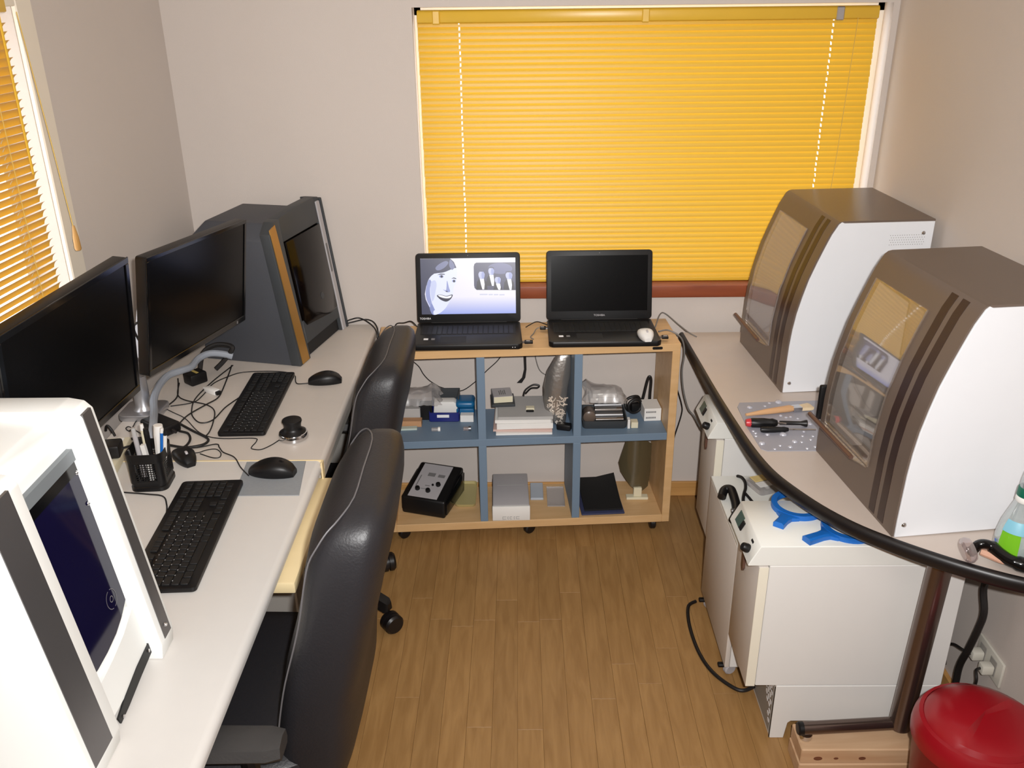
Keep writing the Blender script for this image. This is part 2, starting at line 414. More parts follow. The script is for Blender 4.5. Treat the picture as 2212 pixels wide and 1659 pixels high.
# back blind
BX0, BX1 = -0.318, 1.134; BYY = YB + .028
bl = thing('window_blind', 'wide yellow venetian blind, closed, on the window above the laptops', 'blind', (BX0, BYY, .8628), group='venetian blinds')
hd = MB().prism([(-.016, .0), (-.016, .03), (-.010, .036), (.016, .036), (.016, 0), (-.008, -.004)], 'x', 0, BX1 - BX0, .0015, 1)
part('headrail', hd, 'yellow_rail', bl, loc=(0, 0, 1.757 - .8628 - .036))
hol = (0.132, 0.725, 1.316)
sm = mesh(slat(BX1 - BX0, hol[::2], .0245, R(66)), 'yellow_slat', 60)
nsl = 46; pitch = (1.718 - .884) / nsl
for i in range(nsl + 1):
    o = inst('slat', sm, bl, (rp.uniform(-.0008, .0008), 0, .884 - .8628 + i * pitch))
    o.rotation_euler = (R(rp.uniform(-1.6, 1.6)), 0, 0)
part('bottom_rail', MB().box(0, BX1 - BX0, -.011, .011, 0, .014, .003, 2), 'yellow_rail', bl)
for h in hol[::2]: part('ladder_cord', MB().tube([(h, -.001, 0.01), (h, -.001, .86)], .0009, 5), 'cord_yellow', bl)
for h in (.06, .72, 1.33): part('bracket', MB().box(h - .012, h + .012, -.021, .0, .852, .893, .003, 1), 'yellow_rail' if h < 1 else 'silver', bl, label=None if h < 1 else 'small silver bracket')
part('pull_cord', MB().tube([(1.385, -.021, .86), (1.375, -.022, .45), (1.36, -.022, .1)], .0011, 5), 'cord_yellow', bl)
# left blind
lb = thing('window_blind', 'narrow amber venetian blind on the side window above the monitors', 'blind',
           tuple(WM[wl.name] @ Vector((.03, -1.80, .86))), rz=LR + 90, group='venetian blinds')
# its local x runs from the camera end to the far corner, local y into the wall
LL = 1.80 - .885
sm2 = mesh(slat(LL, (.12, LL - .10), 0.0245, R(-55)), 'amber_slat', 60)
nsl = 49; p2 = .0183
for i in range(nsl): inst('slat', sm2, lb, (0, 0, .02 + i * p2)).rotation_euler = (R(rp.uniform(-1.2, 1.2)), 0, 0)
part('headrail', MB().box(0, LL, -.016, .016, .93, .966, .003, 2), 'yellow_rail', lb)
part('bottom_rail', MB().box(0, LL, -.010, .010, 0, .012, .003, 2), 'yellow_rail', lb)
for h in (.12, LL - .10): part('ladder_cord', MB().tube([(h, -.012, .01), (h, -.012, .93)], .0011, 5), 'cord_yellow', lb)
part('tilt_wand', MB().tube([(LL - .045, -.022, .93), (LL - .05, -.024, .58)], .003, 6), 'yellow_rail', lb)
part('pull_cord', MB().tube([(LL + .012, -.03, .93), (LL + .04, -.03, .64), (LL + .058, -.03, .43)], .0012, 5), 'cord_yellow', lb)
part('tassel', MB().lathe([(.003, .43), (.0075, .40), (.0085, .372), (.007, .367)], 10, (LL + .06, -.03, 0)), 'tassel_wood', lb)

# ================================================================== LEFT DESKS
DZ = 0.72
def bull(x0, x1, z0, z1, r=.014, n=6):
    """profile (x,z) with a rounded front edge at x1"""
    p = [(x0, z0), (x0, z1)]
    for i in range(n + 1):
        a = R(90 - 90 * i / n); p.append((x1 - r + r * math.cos(a), z1 - r + r * math.sin(a)))
    p += [(x1, z0 + .006), (x1 - .006, z0)]
    return p
d1 = thing('office_desk', 'long cream desk nearest the camera, carrying the white scanner', 'desk', (-.83, 1.2, 0))
part('desk_top', MB().prism(bull(-1.15, -.511, DZ - .028, DZ, .016), 'y', .35, 2.058), 'desk_laminate_light', d1, world=True)
part('edge_band', MB().box(-1.15, -.512, 2.058, 2.0635, DZ - .030, DZ + .0012, .001, 1).box(-.513, -.508, 2.042, 2.0635, DZ - .05, DZ + .001, .001, 1), 'cream_edge', d1, world=True)
part('side_panel', MB().box(-1.13, -.62, 2.035, 2.056, 0, DZ - .028), 'grey_panel', d1, world=True)
part('side_panel', MB().box(-1.13, -.62, .36, .38, 0, DZ - .028), 'grey_panel', d1, world=True)
part('back_panel', MB().box(-1.145, -1.13, .38, 2.035, .2, DZ - .028), 'grey_panel', d1, world=True)
part('keyboard_tray', MB().box(-.90, -.484, 1.60, 2.05, .648, .676, .004, 2), 'cream_edge', d1, world=True, label='cream slide-out tray')
d2 = thing('office_desk', 'far grey beige desk in the corner, under the dark milling box', 'desk', (-.83, 2.6, 0))
part('desk_top', MB().prism(bull(-1.12, -.508, DZ - .034, DZ, .012), 'y', 2.0645, 3.066), 'desk_laminate', d2, world=True)
part('front_rail', MB().box(-.56, -.526, 2.10, 3.03, DZ - .09, DZ - .034), 'desk_edge', d2, world=True)
part('side_panel', MB().box(-1.11, -.6, 2.068, 2.088, 0, DZ - .034), 'grey_panel', d2, world=True)
part('side_panel', MB().box(-1.11, -.6, 3.03, 3.05, 0, DZ - .034), 'grey_panel', d2, world=True)
part('back_panel', MB().box(-1.118, -1.105, 2.09, 3.03, .2, DZ - .034), 'grey_panel', d2, world=True)

# ------------------------------------------------------------------ white scanner on the near desk
sc = thing('dental_scanner', 'big white tabletop scanner with a dark blue door, closest to the camera', 'scanner', (-.85, 1.2, DZ + .001))
def fx(z): return -.645 - (z - .703) * .1315      # sloping front line
# cheek plates with a grooved aluminium front edge
def cheek(y0, y1):
    z0, z1 = DZ + .001, 1.222
    pr = [(-1.13, z0), (-1.13, z1), (-.80, z1), (fx(z1) - .035, z1), (fx(z1) - .010, z1 - .005), (fx(z1 - .015), z1 - .018), (fx(z0 + .03), z0 + .03), (fx(z0 + .012) - .006, z0)]
    return MB().prism(pr, 'y', y0, y1, .0025, 2)
def groove(y0, y1):
    a, b_ = .755, 1.208; pr = [(fx(a) - .004, a), (fx(b_) - .004, b_), (fx(b_) + .0012, b_), (fx(a) + .0012, a)]
    return MB().prism(pr, 'y', y0, y1)
def screwed(parent, y, z):
    part('screw', MB().lathe([(.0, .004), (.003, .0035), (.0045, 0), (.0045, -.003)], 10, M=rot('Y', 90, (fx(z) + .001, y, z))), 'chrome', parent, world=True)
part('side_cheek', cheek(1.311, 1.368), 'scanner_white', sc, world=True)
part('side_cheek', cheek(1.017, 1.118), 'scanner_white', sc, world=True)
part('edge_channel', groove(1.327, 1.357), 'scanner_rail', sc, world=True)
part('edge_channel', groove(1.028, 1.090), 'scanner_rail', sc, world=True)
screwed(sc, 1.342, .775)
def gx(z): return fx(z) - .034                      # recessed body front
bd = [(-1.12, DZ + .012), (-1.12, 1.196), (-.83, 1.208), (gx(1.2) - .028, 1.206), (gx(1.19) - .004, 1.196), (gx(1.17), 1.175), (gx(DZ + .03), DZ + .03), (gx(DZ + .03) - .02, DZ + .012)]
part('body', MB().prism(bd, 'y', 1.118, 1.311, .002, 1), 'scanner_white', sc, world=True)
# door opening: grey frame, indigo door whose lower edge rises to the far side
def onf(y, z, d=0.0): return (gx(z) + d, y, z)
def slab(pts, d0, d1):
    b = bmesh.new(); A = [b.verts.new(onf(y, z, d0)) for y, z in pts]; B = [b.verts.new(onf(y, z, d1)) for y, z in pts]
    b.faces.new(A); b.faces.new(B[::-1]); n = len(pts)
    for i in range(n): b.faces.new((A[i], B[i], B[(i + 1) % n], A[(i + 1) % n]))
    bmesh.ops.recalc_face_normals(b, faces=b.faces[:]); return MB().bm(b)
curve = [(1.30, .863), (1.27, .848), (1.24, .838), (1.20, .832), (1.16, .830), (1.128, .832)]
part('door_frame', slab([(1.128, 1.158), (1.306, 1.158), (1.306, 1.138), (1.128, 1.138)], -.002, .010), 'grey_frame', sc, world=True)
part('door_frame', slab([(1.1195, 1.158), (1.13, 1.158), (1.13, .832), (1.1195, .832)], -.002, .012), 'dark_hollow', sc, world=True)
door = part('door', slab([(1.13, 1.138), (1.302, 1.138)] + curve, -.001, .007), 'indigo_acrylic', sc, world=True)
part('door_trim', slab([(1.13, 1.138), (1.302, 1.138), (1.302, 1.118), (1.13, 1.118)], .004, .0085), 'black_gloss', sc, world=True)
for y, z in ((1.139, .935), (1.298, 1.118), (1.298, 1.06)):
    part('door_stud', MB().lathe([(.0, .003), (.003, .002), (.004, 0)], 10, M=rot('Y', 90, onf(y, z, .008))), 'chrome', sc, world=True)
# round logo drawn on the door: two arcs and a glyph
lg = MB(); cy, cz = 1.262, .893
def arc(a0, a1, r0, r1, n=12):
    for i in range(n):
        a = R(a0 + (a1 - a0) * i / n); b_ = R(a0 + (a1 - a0) * (i + 1) / n)
        lg.flat([onf(cy + r * math.cos(t), cz + r * math.sin(t), .0076) for r, t in ((r0, a), (r1, a), (r1, b_), (r0, b_))])
arc(100, 260, .0165, .0176); arc(-80, 80, .0165, .0176)
arc(20, 200, .0045, .0058); arc(-160, 20, .0045, .0058)
part('logo_print', lg, 'ink_grey', sc, world=True)
lo = [(1.13, .80), (1.30, .842), (1.30, DZ + .03), (1.13, DZ + .03)]
part('lower_panel', slab([(1.124, .812), (1.16, .814), (1.20, .818), (1.25, .827), (1.303, .845), (1.303, DZ + .025), (1.124, DZ + .025)], 0, .012), 'scanner_white', sc, world=True)
part('vent_gap', slab([(1.150, .735), (1.19, .746), (1.25, .757), (1.306, .762), (1.306, .742), (1.25, .735), (1.19, .7260), (1.153, .7225)], .011, .014), 'dark_hollow', sc, world=True, label='dark curved slot below the door')
for y, z in ((1.165, .727), (1.298, .752)): part('screw', MB().lathe([(.0, .002), (.003, .0015), (.0035, 0)], 8, M=rot('Y', 90, onf(y, z, .0145))), 'chrome', sc, world=True)

# ------------------------------------------------------------------ monitors on arms
def monitor(name, label, C, yaw, tilt, roll, w, h, bez, led):
    r = Vector((math.cos(yaw), math.sin(yaw), 0)); n = Vector((math.sin(yaw), -math.cos(yaw), 0))
    up = Vector((0, 0, 1)) * math.cos(tilt) - n * math.sin(tilt)
    r, up = r * math.cos(roll) + up * math.sin(roll), -r * math.sin(roll) + up * math.cos(roll)
    t = bpy.data.objects.new(name, None); COL.objects.link(t); props(t, label, 'monitor', 'flat monitors over the desks', None)
    nn = r.cross(up); M = Matrix((( r.x, up.x, nn.x, C[0]), (r.y, up.y, nn.y, C[1]), (r.z, up.z, nn.z, C[2]), (0, 0, 0, 1)))
    t.matrix_world = M; WM[t.name] = M                       # local: x right, y up, z towards the viewer
    part('casing', MB().prism(rrect(w, h, .006, 3), 'z', -.028, 0, .003, 2).box(-w * .3, w * .3, -h * .3, h * .3, -.05, -.026, .01, 2), 'black_plastic', t)
    f = MB(); bx, bt, bb = bez
    f.box(-w / 2, w / 2, h / 2 - bt, h / 2, 0, .0035, .0012, 1); f.box(-w / 2, w / 2, -h / 2, -h / 2 + bb, 0, .0035, .0012, 1)
    f.box(-w / 2, -w / 2 + bx, -h / 2 + bb, h / 2 - bt, 0, .0035, .0012, 1); f.box(w / 2 - bx, w / 2, -h / 2 + bb, h / 2 - bt, 0, .0035, .0012, 1)
    part('bezel', f, 'black_gloss', t)
    part('screen', MB().box(-w / 2 + bx, w / 2 - bx, -h / 2 + bb, h / 2 - bt, -.001, .0008), 'screen_black', t)
    if led: part('power_light', MB().box(w / 2 - .055, w / 2 - .048, -h / 2 + .004, -h / 2 + .012, .003, .0042), 'silver', t)
    return t
monitor('monitor', 'black flat monitor in front of the dark milling box', (-.855, 2.329, 1.086), 1.373, -.119, -.062, .51, .305, (.011, .011, .017), True)
monitor('monitor', 'black flat monitor between the side window and white scanner', (-.852, 1.612, 1.170), 1.50, -.095, .005, .47, .31, (.014, .014, .016), False)
ma = thing('monitor_mount', 'silver monitor arm clamped to the desk between the two monitors', 'monitor mount', (-1.075, 2.345, DZ))
part('arm_base', MB().prism(rrect(.115, .11, .02, 6), 'z', 0, .018, .004, 2, M=Matrix.Translation((.0, 0, 0))), 'silver', ma)
part('arm_post', MB().lathe([(.030, .018), (.022, .03), (.021, .115), (.023, .12)], 24), 'silver', ma)
part('arm_joint', MB().lathe([(.023, .121), (.0235, .124), (.0235, .165), (.021, .17)], 24), 'brushed_silver', ma)
pa = [(0, 0, .14), (.01, .04, .20), (.015, .10, .30), (.02, .13, .36)]
part('upper_arm', MB().loft([[Vector(p) + Vector((.014 * a, .022 * b_, 0)) for a, b_ in ((-1, -1), (1, -1), (1, 1), (-1, 1))] for p in smooth_path(pa, 5)]), 'silver', ma)
part('arm_link', MB().tube(smooth_path([(.02, .13, .35), (.08, .06, .36), (.145, .0, .365)], 4), .014, 10), 'brushed_silver', ma)
part('arm_link', MB().tube(smooth_path([(.0, .0, .16), (.03, -.25, .35), (.12, -.68, .45)], 5), .012, 10), 'brushed_silver', ma)

# ------------------------------------------------------------------ dark milling box in the corner
mb_ = thing('milling_box', 'dark grey slanted milling machine in the far left corner', 'milling machine', (-.70, 2.68, DZ), rz=-13)
SH = Matrix(((1, 0, -.13, 0), (0, 1, 0, 0), (0, 0, 1, 0), (0, 0, 0, 1)))
bb = bmesh.new()
pro = [(0.0, 0.0), (0.0, .405), (.035, .452), (.275, .452), (.30, .415), (.30, 0.0)]   # (y,z)
A = []; B = []
for y, z in pro:
    rear = -.335 + max(0, (z - .40)) * .9
    A.append(bb.verts.new((rear, y, z))); B.append(bb.verts.new((-.03 - .13 * z, y, z)))
bb.faces.new(A); bb.faces.new(B[::-1])
for i in range(6): bb.faces.new((A[i], B[i], B[(i + 1) % 6], A[(i + 1) % 6]))
bmesh.ops.recalc_face_normals(bb, faces=bb.faces[:]); bmesh.ops.bevel(bb, geom=bb.edges[:], offset=.005, segments=2, profile=.5, affect='EDGES', clamp_overlap=True)
part('housing', MB().bm(bb), 'charcoal_shell', mb_)
# front bezel: built flat (y,z) with openings, then sheared back
def shear(m): m.v = [(v[0] - .13 * v[2], v[1], v[2]) for v in m.v]; return m
bz = MB()
bz.prism([(0, 0), (0, .425), (.04, .455), (.075, .458), (.075, 0)], 'x', -.035, 0, .003, 2)
bz.prism([(.075, .385), (.075, .458), (.20, .468), (.335, .468), (.335, .385)], 'x', -.035, 0, .003, 2)
bz.prism([(.335, 0), (.335, .468), (.372, .462), (.372, 0)], 'x', -.05, -.002, .003, 2)
bz.box(.0 - .035, 0, .075, .335, .05, .125, .002, 1)
part('front_bezel', shear(bz), 'charcoal_bezel', mb_)
part('door', shear(MB().prism([(.082, .128), (.10, .105), (.28, .085), (.333, .09), (.333, .382), (.082, .382)], 'x', -.02, .0035, .003, 2)), 'dark_glass', mb_, label='dark glass door')
part('door_mark', shear(MB().prism(circ(.24, .16, .012, 18), 'x', .0036, .0041)), 'charcoal_bezel', mb_)
part('plinth_gap', shear(MB().box(-.03, -.012, .078, .333, .004, .052)), 'black_matte', mb_)
part('metal_strip', shear(MB().prism([(.014, .004), (.004, .438), (.042, .447), (.062, .004)], 'x', -.001, .0022)), 'amber_strip', mb_, label='amber metal strip')  # amber tone holds the yellow blind's reflection in the metal colour
part('side_strip', shear(MB().box(-.02, .0025, .340, .366, .0, .452, .002, 1)), 'drive_grey', mb_, label='silver strip with grey label')
part('strip_label', shear(MB().prism([(.349 + a, .26 + b_) for a, b_ in rrect(.012, .10, .005, 4)], 'x', .0026, .0032)), 'ink_grey', mb_)
part('edge_rail', shear(MB().box(-.05, .004, .372, .384, -.0, .458, .002, 1)), 'charcoal_bezel', mb_)

# ------------------------------------------------------------------ keyboards, mice, knob
KU = .0187
kb1 = mesh(MB().prism(rrect(.0158, .0158, .002, 3), 'z', 0, .0042, .0012, 1), 'key_black')
KM = {}
def keymesh(u):
    if u not in KM: KM[u] = mesh(MB().prism(rrect(.0158, KU * u - .003, .002, 3), 'z', 0, .0042, .0012, 1), 'key_black')
    return KM[u]
ROWS = [[(1, 1), ('g', 1), (1, 4), ('g', .5), (1, 4), ('g', .5), (1, 4), ('g', .25), (1, 3), ('g', .25), (1, 4)],
        [(1, 13), (2, 1), ('g', .25), (1, 3), ('g', .25), (1, 4)],
        [(1.5, 1), (1, 12), (1.5, 1), ('g', .25), (1, 3), ('g', .25), (1, 3), (1, 1)],
        [(1.75, 1), (1, 11), (2.25, 1), ('g', 3.5), (1, 3), (1, 1)],
        [(2.25, 1), (1, 10), (2.75, 1), ('g', 1.25), (1, 1), ('g', 1.25), (1, 3), (1, 1)],
        [(1.25, 3), (4.5, 1), (1.25, 2), (2.25, 1), (1.25, 1), ('g', .25), (1, 3), ('g', .25), (2, 1), (1, 2)]]
def keyboard(label, loc, rz, k, wide):
    t = thing('keyboard', label, 'keyboard', loc, rz, group='black keyboards on the desks')
    Lh = 22.5 * KU / 2 + .008
    part('case', MB().prism(rrect(wide, 2 * Lh, .010, 5), 'z', 0.002, .013, .003, 2), 'black_plastic', t)
    part('rear_riser', MB().box(-wide / 2 + .006, -wide / 2 + .03, -Lh + .03, Lh - .03, 0, .003), 'black_rubber', t)
    for ri, row in enumerate(ROWS):
        y = -11.25 * KU; xx = -wide / 2 + .014 + .009 + ri * .0185 + (0.006 if ri else 0)
        for u, n_ in row:
            if u == 'g': y += n_ * KU; continue
            for _ in range(n_):
                inst('key', keymesh(u), t, (xx, y + u * KU / 2, .0125)); y += u * KU
    q = MB(); rr = random.Random(5)
    for ri in range(1, 5):
        for j in range(14):
            xx = -wide / 2 + .0215 + ri * .0185; yy = -10.5 * KU + j * KU + rr.uniform(-.001, .001)
            q.box(xx - .001, xx + .001, yy - .0012, yy + .0012, .0166, .0172)
    part('key_legend', q, 'key_mark', t, kind='stuff')
    t.scale = (k, k, k); return t
keyboard('black keyboard lying next to the white scanner on the near desk', (-.742, 1.722, DZ), 3.0, 1.0, .147)
keyboard('black keyboard before the dark milling box on the far desk', (-.762, 2.402, DZ), 1.5, .955, .136)
def mouse(label, loc, rz, L_, w_, h_, wheel='black_rubber', group='computer mice', m='black_plastic'):
    t = thing('computer_mouse', label, 'mouse', loc, rz, group=group)
    rings = []; n = 20
    for i in range(13):
        u = i / 12; x_ = -L_ / 2 + L_ * u
        ww = w_ / 2 * (max(.02, math.sin(math.pi * (.06 + .88 * u)))) ** .45 * (.86 + .14 * u); hh = h_ * (max(.02, math.sin(math.pi * (.07 + .86 * u ** .8)))) ** .6
        ring = []
        for j in range(n):
            a = math.pi * 2 * j / n; cy_, sz_ = math.cos(a), math.sin(a)
            ring.append(Vector((x_, ww * math.copysign(abs(cy_) ** .8, cy_), max(0, hh * .42 + hh * .58 * math.copysign(abs(sz_) ** .8, sz_)) if sz_ > -.5 else 0.0)))
        rings.append(ring)
    part('shell', MB().loft(rings), m, t)
    part('scroll_wheel', MB().lathe([(.0, -.003), (.007, -.003), (.008, 0), (.007, .003), (.0, .003)], 14, M=rot('X', 90, (-L_ * .22, 0, h_ * .84))), wheel, t)
    return t
mouse('large black mouse on the grey mouse pad', (-.620, 1.990, DZ + .002), 172, .115, .070, .040)
mouse('black mouse beside the far keyboard', (-.598, 2.555, DZ), 185, .100, .060, .036)
mouse('small black mouse with a pale wheel behind the pen holder', (-.868, 2.068, DZ), 128, .098, .058, .032, 'drive_grey')
solo('mouse_pad', MB().prism([(-.703, 2.052), (-.552, 2.055), (-.532, 1.885), (-.690, 1.885)], 'z', DZ, DZ + .002, .0006, 1), 'pad_grey', 'thin grey mouse pad on the near desk', 'mouse pad')
kn = thing('control_knob', 'round black desk knob on a chrome ring base', 'controller', (-.612, 2.185, DZ))
part('knob_base', MB().lathe([(.035, 0), (.0395, .004), (.0395, .015), (.037, .020), (.030, .022)], 32), 'chrome', kn, label='polished chrome ring base')
part('knob_cap', MB().lathe([(.0355, .0195), (.032, .0235), (.026, .0275), (.0225, .034), (.0235, .044), (.0265, .052), (.0255, .056), (.015, .0575), (.0, .0575)], 32), 'black_plastic', kn)

# ------------------------------------------------------------------ pen holder and its contents
ph = thing('pen_holder', 'black mesh pen holder full of markers on the near desk', 'pen holder', (-.905, 1.952, DZ), 4)
def hring(z, s, r=.018): return [Vector((x_ * s, y_ * s, z)) for x_, y_ in rrect(.085, .085, r, 5)]
part('base', MB().loft([hring(0, 1.04), hring(.010, 1.04), hring(.012, .98)]), 'black_plastic', ph)
cage = MB()
cage.loft([hring(.075, 1.03), hring(.1, 1.06), hring(.1, 1.01), hring(.075, .98)], caps=False, closed=True)
cage.loft([hring(.010, .98), hring(.026, .985), hring(.026, .94), hring(.010, .94)], caps=False, closed=True)
for sx, sy in ((1, 1), (1, -1), (-1, 1), (-1, -1)): cage.prism([(sx * .0425 * q_[0] * .98, sy * .0425 * q_[1] * .98) for q_ in ((1.0, .62), (1, .8), (.92, .92), (.8, 1), (.62, 1), (.62, .95), (.78, .93), (.87, .87), (.93, .78), (.95, .62))], 'z', .02, .08)
part('rim_frame', cage, 'black_plastic', ph)
gr = MB()
for k in range(4):
    M = rot('Z', 90 * k)
    for i in range(-4, 5): gr.box(i * .0062 - .0008, i * .0062 + .0008, -.0415, -.0403, .024, .077, M=M)
    for j in range(9): gr.box(-.028, .028, -.0415, -.0403, .027 + j * .0058, .0285 + j * .0058, M=M)
part('mesh_panel', gr, 'black_plastic', ph, kind='stuff')
def stick(name, label, cat, x_, y_, lx, ly, h, r, m, tip=None, tm=None, z0=.014, sq=False):
    b = Vector((-.905 + x_, 1.952 + y_, DZ + z0)); e = b + Vector((lx, ly, h))
    t = thing(name, label, cat, tuple(b), 0)
    part('barrel', MB().tube([b, b.lerp(e, .5), e], r, 4 if sq else 10), m, t, world=True)
    if tip: part('cap', MB().tube([e, e + (e - b).normalized() * tip], [r * 1.02, r * .86], 12), tm or m, t, world=True)
    return t
stick('paste_tube', 'white capped tube standing tallest in the pen holder', 'tube', .016, .022, .006, .004, .105, .0125, 'white_plastic', .026, 'paper_white')
stick('ballpoint_pen', 'blue and white striped pen leaning in the pen holder', 'pen', .022, .002, .018, .002, .122, .0045, 'tool_blue', .012, 'white_plastic')
stick('marker_pen', 'white slim marker beside the blue pen in the holder', 'marker', .027, .005, .022, -.006, .118, .0045, 'white_plastic', .012, 'ink_black')
stick('wax_carver', 'grey knobbed instrument in the pen holder nearest the wall', 'tool', -.022, .004, -.008, .006, .112, .006, 'drive_grey', .02, 'paper_grey')
stick('wax_carver', 'pale bent instrument behind the grey one in the pen holder', 'tool', -.012, .018, -.004, .008, .118, .005, 'ivory', .016, 'paper_white')
stick('eraser_stick', 'short white square stick at the front of the pen holder', 'eraser', .002, -.008, -.010, .004, .094, .0075, 'white_plastic', sq=True)
stick('scissors', 'black handled pair standing in the pen holder', 'scissors', -.004, .02, -.002, .002, .110, .007, 'black_plastic', .014)
stick('tweezers', 'thin steel tweezers at the pen holder edge', 'tweezers', -.024, -.02, -.012, -.004, .09, .0022, 'steel')

# ------------------------------------------------------------------ cables and plugs on the left desks
hz = [(-.962, 2.085, .735), (-.968, 2.14, .775), (-1.006, 2.251, .77), (-1.03, 2.316, .775), (-1.04, 2.384, .785), (-1.036, 2.455, .79), (-1.012, 2.500, .787), (-.996, 2.540, .782), (-.990, 2.588, .788), (-.966, 2.620, .792), (-.93, 2.632, .786), (-.90, 2.638, .775)]
cable('cable_sleeve', hz, .0105, 'hose_grey', 'thick pale grey cable sleeve arching over the far desk', n=10)
cable('power_cable', [(-.995, 2.600, .745), (-.988, 2.632, .79), (-.955, 2.646, .81), (-.918, 2.648, .81), (-.898, 2.642, .80), (-.925, 2.632, .765), (-.952, 2.620, .74)], .0075, 'cable_black', 'thick black cable arched against the dark milling box', n=9)
CB = dict(
 a=([(-.713, 2.612), (-.737, 2.633), (-.795, 2.642), (-.873, 2.635), (-.908, 2.606), (-.941, 2.549), (-.946, 2.466), (-.959, 2.414), (-1.017, 2.389)], .0017, 'thin black cable running around the far keyboard from its mouse'),
 b=([(-.925, 2.69), (-.916, 2.635), (-.897, 2.491), (-.896, 2.438), (-.916, 2.395), (-.945, 2.328), (-.952, 2.273)], .0021, 'black cable from under the milling box to the power adapter'),
 c=([(-.921, 2.69), (-.948, 2.559), (-.96, 2.44), (-.946, 2.362), (-.926, 2.313), (-.893, 2.277), (-.864, 2.296), (-.853, 2.378), (-.829, 2.451)], .0019, 'black keyboard cable curling into the far keyboard'),
 d=([(-1.046, 2.551), (-1.022, 2.467), (-.986, 2.427), (-.916, 2.396), (-.878, 2.353), (-.859, 2.28), (-.851, 2.218), (-.855, 2.189)], .0019, 'black cable in a wide loop beside the far keyboard'),
 e=([(-1.063, 2.588), (-1.046, 2.54), (-1.019, 2.449), (-1.028, 2.38), (-1.032, 2.33)], .0021, 'black cable running below the far monitor to the adapter'),
 f=([(-.951, 2.271), (-.897, 2.224), (-.85, 2.186), (-.837, 2.164), (-.847, 2.142), (-.886, 2.129), (-.941, 2.144)], .0036, 'thick black cable bent at the desk seam by the pen holder'),
 g=([(-.935, 2.224), (-.906, 2.209), (-.888, 2.172), (-.888, 2.136), (-.905, 2.115)], .0034, 'thick black cable hooked close behind the pen holder'),
 h=([(-.941, 2.150), (-.866, 2.128), (-.812, 2.148), (-.797, 2.13), (-.778, 2.102), (-.741, 2.074), (-.71, 2.021), (-.678, 1.978)], .0017, 'thin black cable leading to the mouse on the grey pad'),
 i=([(-.905, 2.098), (-.848, 2.103), (-.829, 2.117), (-.805, 2.123), (-.785, 2.102), (-.781, 2.078), (-.799, 2.076), (-.838, 2.098)], .0014, 'thin black loop beside the mouse with the pale wheel'),
 j=([(-.648, 2.172), (-.663, 2.142), (-.684, 2.118), (-.708, 2.122), (-.712, 2.136), (-.708, 2.165), (-.721, 2.183), (-.816, 2.184), (-.878, 2.219), (-.945, 2.305), (-.995, 2.347), (-1.036, 2.381)], .0014, 'thin black cable from the desk knob around the keyboard corner'),
 k=([(-.640, 2.548), (-.662, 2.542), (-.685, 2.546), (-.70, 2.60)], .0017, 'short black cable at the tip of the far mouse'),
 l=([(-1.062, 2.300), (-1.078, 2.291), (-1.074, 2.252), (-1.075, 2.229), (-1.09, 2.245), (-1.086, 2.256), (-1.064, 2.237), (-1.028, 2.206)], .0016, 'thin knotted black cable left of the power adapter'),
 m=([(-1.01, 2.19), (-1.063, 2.178), (-1.089, 2.171), (-1.114, 2.164), (-1.126, 2.146)], .0034, 'thick black cable behind the pen holder towards the wall'),
 o=([(-.801, 1.779), (-.819, 1.798), (-.835, 1.842), (-.858, 1.882), (-.90, 1.893), (-.98, 1.905)], .0019, 'black cable from the near keyboard under the pen holder'))
for i, (k, (p, r, lab)) in enumerate(CB.items()): cable('usb_cable', p, r, 'cable_black', lab, z=DZ + r + .0004 * (i % 4))
cable('usb_cable', [(-1.138, 2.228, DZ + .005), (-1.13, 2.224, DZ + .022), (-1.112, 2.208, DZ + .018), (-1.10, 2.196, DZ + .005)], .0036, 'cable_black', 'short black cable end bent up at the rear desk edge')
cable('power_cable', [(-1.06, 2.50, .80), (-1.07, 2.42, .88), (-1.04, 2.30, 1.0), (-.96, 2.22, 1.05)], .0032, 'cable_black', 'black cable hanging between the two monitors')
pa_ = thing('power_adapter', 'black power adapter brick under the grey sleeve', 'adapter', (-.990, 2.240, DZ), -35)
part('body', MB().box(-.052, .052, -.030, .030, 0, .030, .007, 3), 'black_plastic', pa_)
part('strain_relief', MB().tube([(.052, 0, .014), (.068, 0, .012)], [.006, .0035], 8), 'black_rubber', pa_)
sp = thing('usb_adapter', 'black cable box with a yellow tag under the far monitor', 'adapter', (-.998, 2.562, DZ), -40)
part('body', MB().box(-.024, .024, -.028, .028, 0, .036, .005, 2), 'black_plastic', sp)
part('tag', MB().box(-.012, .016, -.004, .004, .0361, .0375), 'gold_tag', sp, label='yellow tag')
wp = thing('cable_connector', 'white plug lying among black cables by the far keyboard', 'plug', (-.922, 2.482, DZ), -35)
part('body', MB().box(-.028, .022, -.0105, .0105, 0, .016, .003, 2), 'white_plastic', wp)
part('plug_tip', MB().box(.022, .032, -.008, .008, .003, .013, .001, 1), 'black_plastic', wp)
part('strain_relief', MB().tube([(-.028, 0, .008), (-.042, 0, .007)], [.005, .003], 8), 'white_plastic', wp)
ps = thing('power_strip', 'pale power strip behind the pen holder near the wall', 'power strip', (-1.045, 2.02, DZ), 8)
part('body', MB().box(-.028, .028, -.13, .13, 0, .026, .005, 2), 'ivory', ps)
for i in range(4): part('socket', MB().box(-.014, .014, -.095 + i * .062, -.065 + i * .062, .0255, .0275, .001, 1), 'white_plastic', ps)
pb = thing('plug_block', 'black plug in the power strip beside the pen holder', 'plug', (-1.04, 2.045, DZ + .0277), 10)
part('body', MB().box(-.024, .024, -.026, .026, 0, .036, .006, 2), 'black_plastic', pb)
part('cord', MB().tube(smooth_path([(.022, 0, .016), (.05, .02, .012), (.075, .06, -.02)], 5), .003, 7), 'cable_black', pb)
